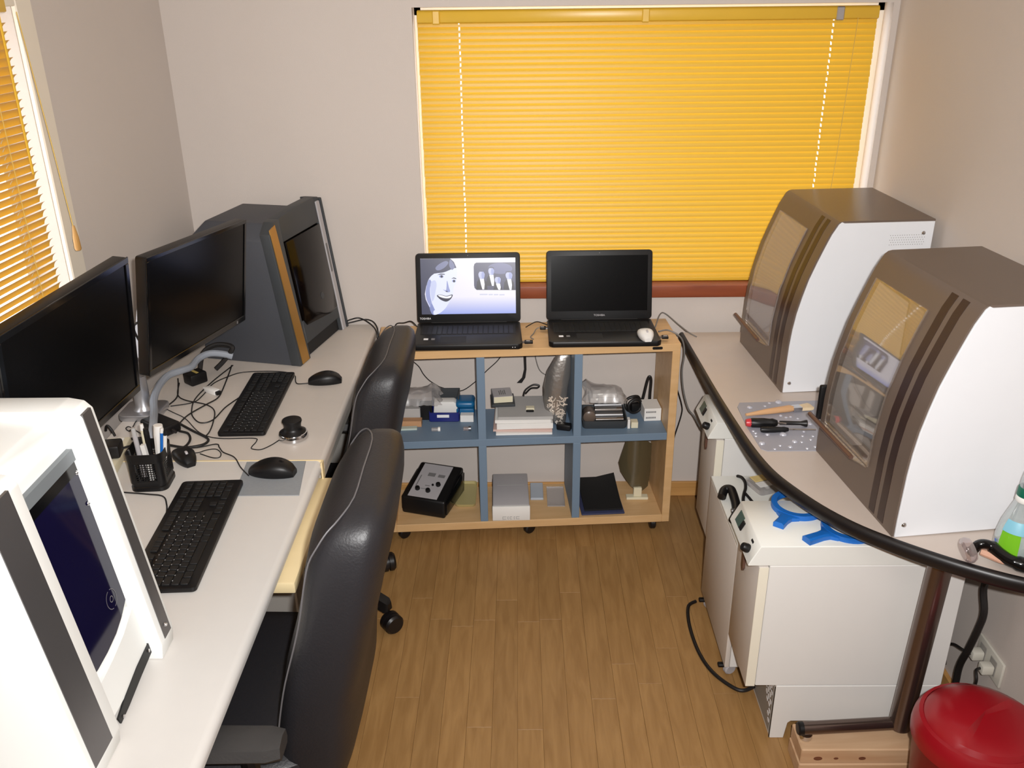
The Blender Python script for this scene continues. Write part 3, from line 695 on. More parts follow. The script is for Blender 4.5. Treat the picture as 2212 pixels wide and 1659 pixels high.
cable('power_cable', [(-.615, 3.045, DZ + .02), (-.602, 3.052, DZ + .024), (-.571, 3.066, DZ + .024), (-.525, 3.028, DZ + .012), (-.500, 2.985, DZ - .01), (-.496, 2.97, DZ - .10)], .0026, 'cable_black', 'black cable from the milling box over the desk edge, upper of two')
cable('power_cable', [(-.615, 3.040, DZ + .012), (-.598, 3.046, DZ + .016), (-.542, 3.066, DZ + .018), (-.502, 3.010, DZ + .004), (-.496, 2.985, DZ - .10)], .0026, 'cable_black', 'black cable from the milling box over the desk edge, lower of two')

# ------------------------------------------------------------------ office chairs
BACK = [(.30, -.475, -.385, .17), (.36, -.487, -.365, .195), (.44, -.485, -.338, .207), (.50, -.478, -.322, .213), (.57, -.468, -.316, .216), (.636, -.455, -.308, .217), (.70, -.440, -.290, .218), (.78, -.415, -.272, .217),
        (.84, -.399, -.255, .216), (.90, -.387, -.243, .214), (.95, -.374, -.234, .210), (.98, -.355, -.232, .203), (1.00, -.338, -.234, .192), (1.013, -.318, -.242, .172), (1.02, -.300, -.254, .14)]
def sring(z, f, r, w, n=48, e=4.2, sh=0.0):
    out = []
    for j in range(n):
        a = 2 * math.pi * j / n; c_, s_ = math.cos(a), math.sin(a)
        out.append(Vector(((f + r) / 2 + (r - f) / 2 * math.copysign(abs(c_) ** (2 / e), c_), w * math.copysign(abs(s_) ** (2 / e), s_), z + sh)))
    return out
def office_chair(label, base, lift, star, dx=0.0):
    t = thing('office_chair', label, 'chair', base, group='black office chairs at the desks')
    bx = -.585 + dx                    # the back profile is given in room x for a chair based at -.585
    rings = [sring(z + lift, f - bx + dx, r - bx + dx, w) for z, f, r, w in BACK]
    bk = part('backrest', MB().loft(rings), 'black_leather', t)
    # piping that follows the front corner of each side
    sd_ = lambda s_: [Vector(((f + r) / 2 - (r - f) / 2 * .80 - bx + dx, s_ * (w * .985 + .0005), z + lift)) for z, f, r, w in BACK[1:-1]]
    ztop = BACK[-1][0] + lift + .0005; xtop = -.293 - bx + dx
    part('seam', MB().tube(smooth_path(sd_(-1) + [Vector((xtop, -.11, ztop)), Vector((xtop, 0, ztop)), Vector((xtop, .11, ztop))] + sd_(1)[::-1], 3), .0016, 6), 'seam_thread', bk)
    zs = .50 + lift
    pr = []
    for i, (z, g, e) in enumerate(((-.085, .90, 3), (-.06, .98, 3.4), (-.02, 1, 3.4), (.0, .985, 3.4), (.012, .93, 3.4), (.018, .80, 3.2), (.02, .4, 2.6))):
        pr.append([Vector((p.x, p.y, zs + z + (.016 if p.x < -.2 else 0) * (-1))) for p in sring(0, -.27 * g - .005, .235 * g - .005, .245 * g, 40, e)])
    st = part('seat', MB().loft(pr), 'black_leather', t)
    for q in (-.09, -.01):
        part('seam', MB().tube([(q, -.22, zs + .0175), (q - .012, 0, zs + .0205), (q, .22, zs + .0175)], .0014, 6), 'seam_thread', st)
    part('seat_plate', MB().box(-.13, .13, -.11, .11, zs - .115, zs - .083, .006, 2), 'black_plastic', t)
    part('back_bracket', MB().tube(smooth_path([(.06, 0, zs - .10), (.14, 0, zs - .09), (.19, 0, zs - .05), (.20, 0, zs + .02)], 5), .018, 8), 'black_plastic', t)
    part('gas_column', MB().lathe([(.032, .10), (.032, .25), (.024, .255), (.024, zs - .10)], 18), 'black_plastic', t)
    for s_ in (-1, 1):
        y = s_ * .285
        am = part('armrest', MB().loft([[Vector((x_, y + yy * wv, zs + .125 + zz)) for yy, zz in ((-.036, -.006), (-.030, .014), (0, .020), (.030, .014), (.036, -.006), (.028, -.016), (-.028, -.016))] for x_, wv in ((-.17, .7), (-.15, 1), (0, 1.06), (.14, 1), (.165, .75))]), 'worn_vinyl', t)
        part('arm_bracket', MB().tube(smooth_path([(-.06, y, zs + .112), (-.09, y, zs + .05), (-.04, s_ * .27, zs - .06), (.0, s_ * .20, zs - .095)], 5), .016, 8), 'black_plastic', am)
        part('arm_bracket', MB().tube(smooth_path([(.10, y, zs + .112), (.10, y, zs + .05), (.06, s_ * .27, zs - .06), (.02, s_ * .20, zs - .095)], 5), .016, 8), 'black_plastic', am)
    for k in range(5):
        a = R(star + 72 * k); c_, s_ = math.cos(a), math.sin(a)
        lg_ = part('base_leg', MB().loft([[Vector((c_ * d - s_ * u * w_, s_ * d + c_ * u * w_, zc + vv * h_)) for u, vv in ((-1, -1), (1, -1), (.8, 1), (-.8, 1))] for d, w_, zc, h_ in ((.02, .03, .12, .03), (.12, .026, .115, .024), (.235, .02, .095, .018), (.275, .019, .083, .018), (.285, .012, .08, .012))]), 'black_plastic', t)
        ca = part('caster', MB().lathe([(.0, -.024), (.026, -.024), (.032, -.017), (.032, -.003), (.026, -.002), (.026, .002), (.032, .003), (.032, .017), (.026, .024), (.0, .024)], 18,
                  M=Matrix.Translation((c_ * .275 - s_ * .0 + .014, s_ * .275 - .018, .0323)) @ Matrix.Rotation(a + R(64), 4, 'Z') @ Matrix.Rotation(R(90), 4, 'X')), 'black_rubber', t)
        part('caster_stem', MB().tube([(c_ * .275, s_ * .275, .083), (c_ * .275, s_ * .275, .055), (c_ * .275 + .012, s_ * .275 - .014, .04)], .008, 8), 'black_plastic', ca)
    return t
office_chair('black leather office chair nearest the camera, pushed in at the near desk', (-.585, 1.487, 0), 0.0, 18)
office_chair('black leather office chair at the far desk, lower, partly behind another chair', (-.663, 2.415, 0), -.12, -26.5)

# ================================================================== SHELF ON CASTERS
SA = 3.6
sh = thing('cube_shelf', 'beech and blue cube shelf on casters under the yellow blind', 'shelf', (.531, 2.805, 0), rz=SA)
SW = 1.002; SD = .245; T = .027
# local x runs left (negative) from the outer right corner, local y to the wall
def sb(x0, x1, z0, z1, y0=0.0, y1=SD): return MB().box(x0, x1, y0, y1, z0, z1, .0012, 1)
part('top_board', sb(-SW, 0, .713, .74), 'beech', sh)
part('side_board', sb(-T, 0, .052, .713), 'beech', sh); part('side_board', sb(-SW, -SW + T, .052, .713), 'beech', sh)
part('bottom_board', sb(-SW + T, -T, .052, .082), 'beech', sh)
part('middle_board', sb(-SW + T, -T, .383, .41, .002, SD - .002), 'blue_panel', sh)
for xd in (-.352, -.677):
    part('divider', sb(xd, xd + T, .41, .713, .002, SD - .002), 'blue_panel', sh); part('divider', sb(xd, xd + T, .082, .383, .002, SD - .002), 'blue_panel', sh)
bg = part('badge', MB().prism([(-.078 + a, .727 + b_) for a, b_ in rrect(.034, .0095, .004, 4)], 'y', -.0016, .0005), 'black_plastic', sh, label='small black oval badge')
for xc in (-.05, -.5, -SW + .05):
    for yc in (.045, SD - .045):
        c_ = part('caster', MB().lathe([(.0, -.011), (.018, -.011), (.0225, -.007), (.0225, .007), (.018, .011), (.0, .011)], 18, M=Matrix.Translation((xc, yc, .0226)) @ Matrix.Rotation(R(90 if xc > -.2 else 35), 4, 'Z') @ Matrix.Rotation(R(90), 4, 'X')), 'black_rubber', sh)
        part('caster_fork', MB().box(xc - .014, xc + .014, yc - .014, yc + .014, .040, .0525, .002, 1), 'black_plastic', c_)

# ------------------------------------------------------------------ laptops
def laptop(label, x0, x1, yf, yh, z, lean, H, brand_left, rz=0.0):
    w = x1 - x0; t = thing('laptop', label, 'laptop', ((x0 + x1) / 2, yf, z), rz, group='black laptops on the shelf')
    dp = yh - yf
    part('base', MB().prism([(-w / 2 + .012, 0), (w / 2 - .012, 0), (w / 2, .012), (w / 2 - .004, dp), (-w / 2 + .004, dp), (-w / 2, .012)], 'z', .002, .022, .004, 2), 'black_plastic', t)
    part('foot', MB().box(-w / 2 + .03, w / 2 - .03, .02, .03, 0, .003), 'black_rubber', t)
    kb = part('keyboard_deck', MB().box(-w / 2 + .02, w / 2 - .02, dp * .44, dp - .03, .0215, .0225, .0005, 1), 'black_matte', t)
    km = mesh(MB().prism(rrect(.0142, .0142, .0015, 3), 'z', 0, .0016, .0005, 1), 'key_black')
    nx = int((w - .05) / .0172)
    for r_ in range(6):
        for j in range(nx): inst('key', km, kb, (-w / 2 + .032 + j * .0172, dp * .44 + .010 + r_ * (dp * .56 - .045) / 6, .0222))
    part('touchpad', MB().box(-.09, -.005, dp * .10, dp * .36, .0218, .0224, .0004, 1), 'black_matte', t)
    part('sticker', MB().box(-w / 2 + .035, -w / 2 + .05, dp * .22, dp * .29, .0219, .0223), 'print_white', t)
    part('sticker', MB().box(-w / 2 + .06, -w / 2 + .072, dp * .22, dp * .29, .0219, .0223), 'ink_grey', t)
    if brand_left:
        for q in (0, .008): part('status_light', MB().box(w / 2 - .034 + q, w / 2 - .031 + q, -.0003, .002, .010, .012), 'print_white', t)
    # lid: local frame x right, y up the lid, z towards the viewer
    LM = Matrix.Translation((0, dp - .004, .022)) @ Matrix.Rotation(R(90 - lean), 4, 'X')
    # after a +90 turn about x, local y points up and local z points towards -y (the viewer)
    def L3(mb): mb.v = [tuple(LM @ Vector(v)) for v in mb.v]; return mb
    lid = part('lid', L3(MB().prism([(a, b_ + H / 2) for a, b_ in rrect(w - .004, H, .012, 5)], 'z', -.012, 0, .002, 2)), 'black_plastic', t)
    sx = w / 2 - .018; s0, s1 = .030, H - .018
    scn = part('screen', L3(MB().box(-sx, sx, s0, s1, -.0006, .0005)), 'screen_black', lid)
    part('hinge', L3(MB().tube([(-w * .36, .0, -.006), (w * .36, .0, -.006)], .007, 8)), 'black_plastic', t)
    part('webcam', L3(MB().prism([(a, b_ + H - .009) for a, b_ in circ(0, 0, .0015, 8)], 'z', 0, .0006)), 'ink_grey', lid)
    tx = -w / 2 + .030 if brand_left else 0.0
    text('lettering', 'TOSHIBA', .0095, 'print_white' if brand_left else 'drive_grey', lid, WM[lid.name].inverted() @ WM[t.name] @ LM @ Matrix.Translation((tx, .015, .0009)))
    return t, lid, LM, (sx, s0, s1)
lp1, lid1, LM1, (sx, s0, s1) = laptop('open black laptop whose lit screen shows a smiling face', -.352, .008, 2.752, 2.965, .741, 13, .238, True, 1.0)
laptop('open black laptop with a dark screen and a white mouse on it', .094, .462, 2.770, 2.985, .741, 13, .238, False, 1.0)

# picture on the lit screen (flat print of light): layers a fraction of a millimetre apart
E_ = dict(bg0=emis('screen_bg', (226, 228, 250), .95), hair=emis('screen_hair', (58, 60, 86)), hairhi=emis('screen_hair_light', (120, 124, 158)), face=emis('screen_face', (226, 230, 252)),
          shade=emis('screen_shade', (150, 158, 206)), dark=emis('screen_dark', (34, 34, 58)), photo=emis('screen_photo', (62, 62, 92)), photo2=emis('screen_photo_light', (98, 100, 140)), white=emis('screen_white', (246, 246, 255), 1.0),
          skin=emis('screen_skin', (186, 190, 220)), suit=emis('screen_suit', (20, 20, 38)), text=emis('screen_text', (200, 202, 222)), glow=emis('screen_half', (200, 206, 238)))
# soft vertical wash of the picture's own background
nt = E_['bg0'].node_tree; tcn = nt.nodes.new('ShaderNodeTexCoord'); sep = nt.nodes.new('ShaderNodeSeparateXYZ'); nt.links.new(tcn.outputs['Generated'], sep.inputs[0])
rmp = nt.nodes.new('ShaderNodeValToRGB'); rmp.color_ramp.elements[0].color = lin((150, 166, 238)) + (1,); rmp.color_ramp.elements[1].color = lin((240, 236, 248)) + (1,); rmp.color_ramp.elements[1].position = .32
nt.links.new(sep.outputs[2], rmp.inputs[0]); nt.links.new(rmp.outputs[0], nt.nodes['Principled BSDF'].inputs['Emission Color'])
names = ['screen_bg', 'screen_hair', 'screen_hair_light', 'screen_face', 'screen_shade', 'screen_dark', 'screen_photo', 'screen_photo_light', 'screen_white', 'screen_skin', 'screen_suit', 'screen_text', 'screen_half']
idx = {k: i for i, k in enumerate(E_)}
pic = MB(); lay = [0.0006]
def U(px, py):
    u = (px - 152) / 724.0; v = (548 - 14 * (1 - u) * 0 - py - 22 * u * 0) / 400.0
    top = 148 - 23 * u; bot = 548 - 20 * u; v = (bot - py) / (bot - top)
    return (-sx + 2 * sx * u, s0 + (s1 - s0) * v)
def poly(pts, key, soft=0):
    lay[0] += .00003
    if soft:
        n_ = len(pts); Q_ = [Vector((p[0], p[1], 0)) for p in pts]; o_ = []
        for i in range(n_):
            a, b_, c_, d_ = Q_[i - 1], Q_[i], Q_[(i + 1) % n_], Q_[(i + 2) % n_]
            for j in range(5):
                t = j / 5; o_.append(0.5 * ((2 * b_) + (c_ - a) * t + (2 * a - 5 * b_ + 4 * c_ - d_) * t * t + (3 * b_ - a - 3 * c_ + d_) * t ** 3))
        pts = [(p.x, p.y) for p in o_]
    pic.flat([tuple(LM1 @ Vector((*U(*p), lay[0]))) for p in pts], idx[key])
def ell(cx, cy, rx, ry, key, n=20): poly([(cx + rx * math.cos(2 * math.pi * i / n), cy + ry * math.sin(2 * math.pi * i / n)) for i in range(n)], key)
poly([(152, 148), (876, 125), (876, 528), (152, 548)], 'bg0')
poly([(152, 149), (380, 141), (408, 165), (426, 205), (395, 235), (330, 242), (255, 252), (215, 290), (192, 345), (180, 400), (186, 440), (205, 480), (225, 520), (240, 546), (152, 548)], 'hair')
poly([(255, 254), (330, 241), (424, 208), (428, 260), (424, 310), (404, 345), (398, 372), (396, 398), (382, 428), (356, 470), (330, 505), (296, 526), (256, 520), (222, 490), (196, 446), (186, 400), (194, 345), (214, 292)], 'face', 1)
poly([(214, 296), (194, 345), (187, 400), (196, 446), (222, 490), (256, 518), (262, 545), (232, 545), (214, 500), (232, 474), (222, 420), (220, 360), (232, 310)], 'shade', 1)
poly([(250, 516), (326, 503), (300, 530), (268, 546), (244, 546)], 'face', 1)
poly([(232, 312), (260, 300), (272, 330), (262, 380), (250, 430), (234, 450), (226, 400), (224, 350)], 'glow', 1)
poly([(268, 208), (300, 180), (345, 160), (366, 172), (340, 204), (300, 226), (275, 226)], 'hairhi', 1)
poly([(380, 150), (402, 170), (414, 200), (392, 222), (372, 190)], 'hairhi', 1)
poly([(276, 262), (305, 250), (336, 252), (338, 258), (306, 258)], 'hair'); poly([(384, 286), (404, 276), (424, 282), (422, 288), (404, 284)], 'hair')
ell(310, 271, 17, 10, 'shade'); ell(312, 271, 9, 9, 'dark'); ell(405, 302, 14, 10, 'shade'); ell(406, 303, 8, 9, 'dark')
poly([(352, 300), (366, 350), (374, 378), (352, 384), (330, 372), (322, 364), (344, 366)], 'shade', 1); ell(348, 378, 8, 4, 'hair')
poly([(272, 408), (300, 402), (345, 410), (392, 400), (378, 432), (344, 452), (306, 442), (284, 426)], 'dark', 1)
poly([(280, 408), (302, 405), (345, 414), (384, 406), (372, 424), (338, 428), (300, 420)], 'white', 1)
poly([(578, 167), (876, 158), (876, 360), (578, 364), (562, 350), (558, 330), (558, 196), (564, 176)], 'photo')
ell(760, 205, 92, 40, 'photo2', 28)
for hx, hy, rx, ry, sw in ((617, 252, 24, 34, 44), (691, 224, 22, 32, 42), (740, 286, 23, 30, 36), (826, 252, 26, 32, 44)):
    poly([(hx - sw, min(360, hy + 108)), (hx - sw + 8, hy + 52), (hx - 18, hy + 30), (hx + 18, hy + 30), (hx + sw - 8, hy + 52), (hx + sw, min(360, hy + 108))], 'suit')
    b0 = min(359, hy + 108); poly([(hx - 15, hy + 28), (hx + 17, hy + 28), (hx + 22, (hy + 34 + b0) / 2), (hx + 18, b0), (hx + 4, b0), (hx - 6, (hy + 34 + b0) / 2)], 'white')
    ell(hx, hy, rx, ry, 'skin'); ell(hx + rx * .45, hy + 4, rx * .5, ry * .8, 'shade'); poly([(hx - rx, hy - 6), (hx - rx + 2, hy - ry * .8), (hx, hy - ry), (hx + rx - 2, hy - ry * .8), (hx + rx, hy - 6), (hx + rx * .6, hy - ry * .62), (hx - rx * .6, hy - ry * .62)], 'photo')
for a, b_ in ((600, 660), (668, 700), (708, 742), (750, 790)): poly([(a, 391), (b_, 390), (b_, 399), (a, 400)], 'text')
part('screen_picture', pic, names, lid1)

# usb sticks, mouse, cables on the shelf top
def usb(label, loc, rz, L_=.034):
    t = thing('usb_stick', label, 'usb stick', loc, rz, group='usb sticks in the laptops')
    part('body', MB().box(.006, L_, -.009, .009, 0, .009, .002, 2), 'black_plastic', t); part('connector', MB().box(-.004, .006, -.006, .006, .002, .0065), 'steel', t)
    part('mark', MB().box(.012, .024, -.003, .003, .0089, .0093), 'drive_grey', t)
usb('black usb stick at the right side of the lit laptop', (.008, 2.80, .748), 0)
usb('black usb stick at the right side of the dark laptop', (.464, 2.835, .748), 0, .028)
usb('small black receiver at the left side of the dark laptop', (.094, 2.93, .748), 180, .026)
mouse('white mouse resting on the palm rest of the dark laptop', (.412, 2.806, .7634), 95, .085, .056, .030, 'drive_grey', m='white_plastic')
cable('usb_cable', [(.066, 2.935, .752), (.055, 2.93, .748), (.045, 2.90, .743), (.035, 2.87, .7425), (.045, 2.85, .7425)], .0018, 'cable_grey', 'grey coiled cord between the two laptops')
cable('usb_cable', [(.094, 2.96, .752), (.06, 2.985, .755), (.035, 2.975, .748), (.02, 2.96, .744)], .0018, 'cable_black', 'short black cord behind the gap between the laptops')
cable('power_cable', [(-.352, 2.93, .76), (-.372, 2.94, .776), (-.40, 2.965, .762), (-.44, 3.03, .73), (-.45, 3.045, .66)], .0022, 'cable_black', 'black cable looping out behind the lit laptop by the chair')
cable('power_cable', [(.462, 2.93, .752), (.49, 3.02, .765), (.512, 3.045, .76), (.548, 2.99, .742), (.575, 2.925, .735), (.60, 2.90, .727)], .0022, 'cable_grey', 'grey cable from the dark laptop across to the table corner')
cable('power_cable', [(.466, 2.88, .755), (.50, 2.90, .752), (.537, 2.895, .735), (.556, 2.90, .705), (.562, 2.90, .66), (.558, 2.90, .60), (.568, 2.90, .525), (.589, 2.90, .457), (.61, 2.895, .43), (.625, 2.80, .42), (.645, 2.74, .43)], .003, 'cable_grey', 'grey cable hanging between the shelf and the far cabinet')
cable('power_cable', [(.560, 3.0, .50), (.585, 3.0, .424), (.586, 3.0, .381), (.566, 3.0, .29), (.56, 3.03, .2)], .0022, 'cable_black', 'thin dark cable drooping behind the shelf side')

# ------------------------------------------------------------------ things in the shelf: middle row
SZ = .4105
cable('power_cable', [(-.42, 3.065, .60), (-.399, 3.065, .583), (-.371, 3.065, .556), (-.355, 3.065, .525), (-.335, 3.065, .50), (-.31, 3.065, .482), (-.291, 3.065, .471), (-.223, 3.065, .456), (-.166, 3.065, .493), (-.12, 3.065, .54), (-.084, 3.065, .575), (-.061, 3.065, .61), (-.04, 3.066, .66)], .0018, 'cable_black', 'thin black cable sagging on the wall behind the shelf')
solo('velcro_strap', MB().loft([[Vector((x_ - w_, 3.058, z_)), Vector((x_ + w_, 3.058, z_)), Vector((x_ + w_, 3.061, z_)), Vector((x_ - w_, 3.061, z_))] for x_, w_, z_ in ((.014, .005, .70), (.016, .005, .61), (.018, .0045, .544), (.012, .006, .511), (-.004, .009, .49))]), 'cable_black', 'flat black strap hanging in the top middle compartment', 'strap')
cable('usb_cable', [(.046, 3.066, .66), (.051, 3.066, .609), (.063, 3.066, .555), (.076, 3.066, .53), (.10, 3.064, .515)], .0018, 'cable_grey', 'thin grey cable curving in the top middle compartment')
def bx(name, label, cat, x0, x1, y0, y1, z0, z1, m, bev=.001, rz=0, group=None, seg=1):
    return solo(name, MB().box(x0, x1, y0, y1, z0, z1, bev, seg, M=rot('Z', rz, ((x0 + x1) / 2, (y0 + y1) / 2, 0)) @ Matrix.Translation((-(x0 + x1) / 2, -(y0 + y1) / 2, 0)) if rz else None), m, label, cat, group)
def bag(name, label, m, cx, cy, z0, w, d, h, seed, peak=None, cat='bag'):
    """thin film draped over what it covers: creased sheet, falling at its edges, with one corner sticking up"""
    rr = random.Random(seed); nx, ny = 15, 10; v = []; f = []
    cre = [(rr.uniform(-1, 1), rr.uniform(-1, 1), rr.uniform(0, math.pi), rr.uniform(.05, .12)) for _ in range(9)]
    for j in range(ny):
        for i in range(nx):
            a, b_ = -1 + 2 * i / (nx - 1), -1 + 2 * j / (ny - 1)
            e = max(0, 1 - max(abs(a), abs(b_)) ** 4 * .85)
            c_ = sum(k * abs(math.sin(2.2 * ((a - x_) * math.cos(t) + (b_ - y_) * math.sin(t)))) for x_, y_, t, k in cre) / 3
            z_ = h * (e * (.72 + .5 * c_) + .08 * rr.uniform(0, 1))
            if peak: z_ += peak[2] * math.exp(-((a - peak[0]) ** 2 * 9 + (b_ - peak[1]) ** 2 * 1.2))
            q = 1 + .10 * (rr.uniform(-1, 1) if max(abs(a), abs(b_)) > .9 else 0)
            v.append((cx + w / 2 * a * q, cy + d / 2 * b_ * q, z0 + z_))
    for j in range(ny - 1):
        for i in range(nx - 1): f.append((j * nx + i, j * nx + i + 1, (j + 1) * nx + i + 1, (j + 1) * nx + i))
    return solo(name, MB().add(v, f), m, label, cat, sharp=28)
bx('paper_stack', 'grey paper stack in the top left compartment', 'papers', -.436, -.355, 2.90, 2.985, SZ, SZ + .052, 'paper_grey', .002)
bx('paper_sheet', 'tan card lying at the top left of the shelf', 'card', -.432, -.348, 2.862, 2.895, SZ, SZ + .022, 'paper_tan', .001)
bx('paper_sheet', 'pale green paper slip at the shelf front edge', 'paper', -.428, -.362, 2.835, 2.857, SZ, SZ + .007, 'paper_green', .001, rz=4)
bag('plastic_bag', 'grey plastic bag flopped on the paper stack, top left compartment', 'poly_bag', -.362, 2.945, SZ + .056, .16, .10, .062, 4, (.7, .6, .02))
bx('charger_box', 'small black box between paper stack and blue box', 'box', -.362, -.318, 2.915, 2.965, SZ, SZ + .055, 'black_plastic', .003)
bo = thing('storage_box', 'navy blue open box with a white pack in it', 'box', (-.271, 2.955, SZ))
part('tub', MB().loft([[Vector((x_ * s_, y_ * s_, z_)) for x_, y_ in rrect(.108, .11, .006, 3)] for z_, s_ in ((0, .96), (.003, 1), (.036, 1.0), (.036, .93), (.004, .92))], caps=True), 'navy_plastic', bo)
part('back_wall', MB().box(-.05, .052, .048, .054, .03, .085, .002, 1).box(.046, .052, -.0, .054, .03, .08, .002, 1), 'charcoal_bezel', bo)
part('label', MB().box(-.025, .018, -.0562, -.0552, .018, .029, .0003, 1), 'print_white', bo)
solo('white_pack', MB().prism([(-.045, 0), (.045, 0), (.042, .045), (.030, .055), (-.040, .055)], 'y', -.02, .02, .004, 2, M=Matrix.Translation((-.268, 2.958, SZ + .006))), 'paper_white', 'white wrapped pack standing inside the navy box', 'pack')
tq = thing('storage_box', 'teal rounded box next to the shelf divider', 'box', (-.198, 2.968, SZ))
part('body', MB().box(-.032, .032, -.035, .035, 0, .035, .005, 2), 'teal_plastic', tq); part('lid', MB().box(-.034, .034, -.037, .037, .036, .062, .012, 4), 'teal_plastic', tq)
bx('card_box', 'small white carton in front of the teal box', 'box', -.214, -.167, 2.898, 2.925, SZ, SZ + .026, 'paper_white', .001)
def vial(label, x_, y_, m, cm, L_):
    t = thing('vial', label, 'vial', (x_, y_, SZ)); part('tube', MB().tube([(-L_ / 2, 0, .0075), (L_ / 2, 0, .0075)], .0075, 12), m, t); part('cap', MB().tube([(L_ / 2, 0, .0085), (L_ / 2 + .008, 0, .0085)], .0085, 12), cm, t)
vial('white capped vial lying on the blue board before the navy box', -.298, 2.828, 'poly_bag', 'white_plastic', .022)
vial('clear vial with dark contents near the left divider', -.19, 2.832, 'clear_disc', 'steel', .018)
# middle compartment: papers, dark case, books
pz = SZ
for i, (x0, x1, y0, y1, h, m, lab) in enumerate(((-.088, .106, 2.795, 2.985, .007, 'paper_white', 'bottom folded sheet of the paper stack in the middle compartment'), (-.094, .110, 2.806, 2.995, .008, 'paper_pink', 'pinkish booklet second from below in the paper stack'),
        (-.086, .108, 2.81, 2.995, .020, 'paper_white', 'thick white booklet in the middle of the paper stack'), (-.089, .104, 2.813, 2.995, .012, 'paper_white', 'white magazine near the top of the paper stack'), (-.080, .110, 2.818, 2.99, .010, 'paper_grey', 'grey folder topmost on the paper stack'))):
    bx('booklet', lab, 'booklet', x0, x1, y0, y1, pz, pz + h, m, .0008, rz=(1.5, -1, 2, 0, 1)[i], group='booklets stacked in the middle compartment'); pz += h + .0004
bx('tablet_case', 'flat dark case lying on the paper stack', 'case', -.105, -.022, 2.895, 2.99, pz, pz + .010, 'charcoal_bezel', .002, rz=4)
cbx = thing('card_box', 'pale printed box on the dark case, middle compartment', 'box', (-.066, 2.948, pz + .0105), 8)
part('carton', MB().box(-.034, .034, -.038, .038, 0, .024, .001, 1), 'drive_grey', cbx); part('front_print', MB().box(-.033, .033, -.0388, -.0378, .001, .023), 'ivory', cbx)
pr_ = MB()
for i in range(4): pr_.box(-.012 + i * .0065, -.0085 + i * .0065, -.02, .012 + .006 * (i % 2), .0239, .0243)
part('print', pr_, 'ink_grey', cbx)
bx('eraser', 'cream block with black band on the paper stack', 'block', .018, .048, 2.862, 2.885, pz, pz + .011, 'ivory', .002)
bx('block_clip', 'black clip leaning on the cream block', 'clip', .019, .046, 2.852, 2.859, pz, pz + .008, 'black_plastic', .002)
cable('wrist_strap', [(.010, 2.96, pz + .012), (.018, 2.975, pz + .03), (.045, 2.99, pz + .043), (.066, 2.99, pz + .041), (.062, 2.985, pz + .034), (.038, 2.98, pz + .034), (.018, 2.965, pz + .02)], .0032, 'cable_black', 'black looped strap behind the cream block', 'strap')
fb = thing('foil_bag', 'tall grey antistatic bag of shiny parts against the right divider', 'bag', (.126, 2.885, SZ))
rr = random.Random(9); rings = []
FBP = [(0.0, .012, .020, .022), (.03, .0, .035, .032), (.09, -.004, .043, .034), (.14, -.003, .043, .030), (.20, .008, .040, .020), (.25, .020, .027, .010), (.268, .028, .018, .004)]
for z_, xo, w_, d_ in FBP:
    rings.append([Vector((xo + w_ * math.cos(2 * math.pi * j / 20) * (1 + rr.uniform(-.06, .06)), d_ * math.sin(2 * math.pi * j / 20) * (1 + rr.uniform(-.12, .12)), z_ + (rr.uniform(-.004, .004) if z_ else 0))) for j in range(20)])
part('film', MB().loft(rings), 'foil_bag', fb, sharp=60)
pp = MB()
for i in range(85):
    z_ = rr.uniform(.016, .115); q_ = rr.uniform(-.75, .75); a = rr.uniform(0, 180); w_ = .022 + .022 * min(1, z_ / .08); x_ = q_ * w_; y_ = -(.022 + .011 * min(1, z_ / .06)) * math.sqrt(1 - q_ * q_) - .0012
    pp.box(-.007, .007, -.0012, .0012, -.0016, .0016, M=rot('Y', a, (x_, y_, z_)))
part('glitter_parts', pp, 'tinsel', fb, kind='stuff')
bx('charger_box', 'dark lump at the foot of the antistatic bag', 'box', .125, .176, 2.822, 2.85, SZ, SZ + .024, 'black_plastic', .006, rz=-15, seg=2)
# right compartment
tr = thing('tool_tray', 'dark tray of silver instruments in the right compartment', 'tray', (.292, 2.905, SZ), 0)
part('tray', MB().loft([[Vector((x_ * s_, y_ * s_, z_)) for x_, y_ in rrect(.155, .135, .012, 4)] for z_, s_ in ((0, .95), (.004, .99), (.030, 1.02), (.030, .97), (.008, .93))]), 'charcoal_bezel', tr)
part('roll', MB().lathe([(.0, -.022), (.018, -.022), (.022, -.016), (.022, .03), (.016, .034), (.0, .034)], 16, M=rot('X', 90, (-.052, -.012, .034))), 'smoke_brown', tr)
for i, (y_, r_) in enumerate(((-.040, .010), (-.016, .011), (.010, .012), (.036, .012))): part('instrument', MB().tube([(-.030, y_, .022 + i * .007), (.066, y_ + .002, .022 + i * .007)], r_, 12), 'chrome' if i % 2 == 0 else 'steel', tr)
wb_ = thing('wrapped_box', 'white box inside a clear bag on top of the dark tray', 'box', (.292, 2.925, SZ + .075), 2)
part('carton', MB().box(-.050, .050, -.035, .035, 0, .018, .002, 1).box(-.042, .044, -.03, .03, .0185, .033, .002, 1), 'paper_white', wb_)
bag('plastic_bag', 'clear plastic bag crumpled over the white box, right compartment', 'poly_bag', .295, 2.93, SZ + .066, .150, .095, .066, 12, (-1.0, .3, .055))
bx('card_box', 'slim white box standing beside the dark tray', 'box', .371, .380, 2.838, 2.862, SZ, SZ + .034, 'paper_white', .001)
bx('card_box', 'small ivory carton beside the slim white box', 'box', .384, .408, 2.842, 2.872, SZ, SZ + .022, 'ivory', .001)
wb2 = thing('card_box', 'white box with two lines of grey print by the right side', 'box', (.463, 2.938, SZ), 4)
part('carton', MB().box(-.030, .030, -.04, .04, 0, .048, .001, 1), 'paper_white', wb2)
q = MB()
for z_ in (.032, .010):
    for i in range(7): q.box(-.024 + i * .0052, -.0203 + i * .0052, -.0407, -.0399, z_, z_ + .006)
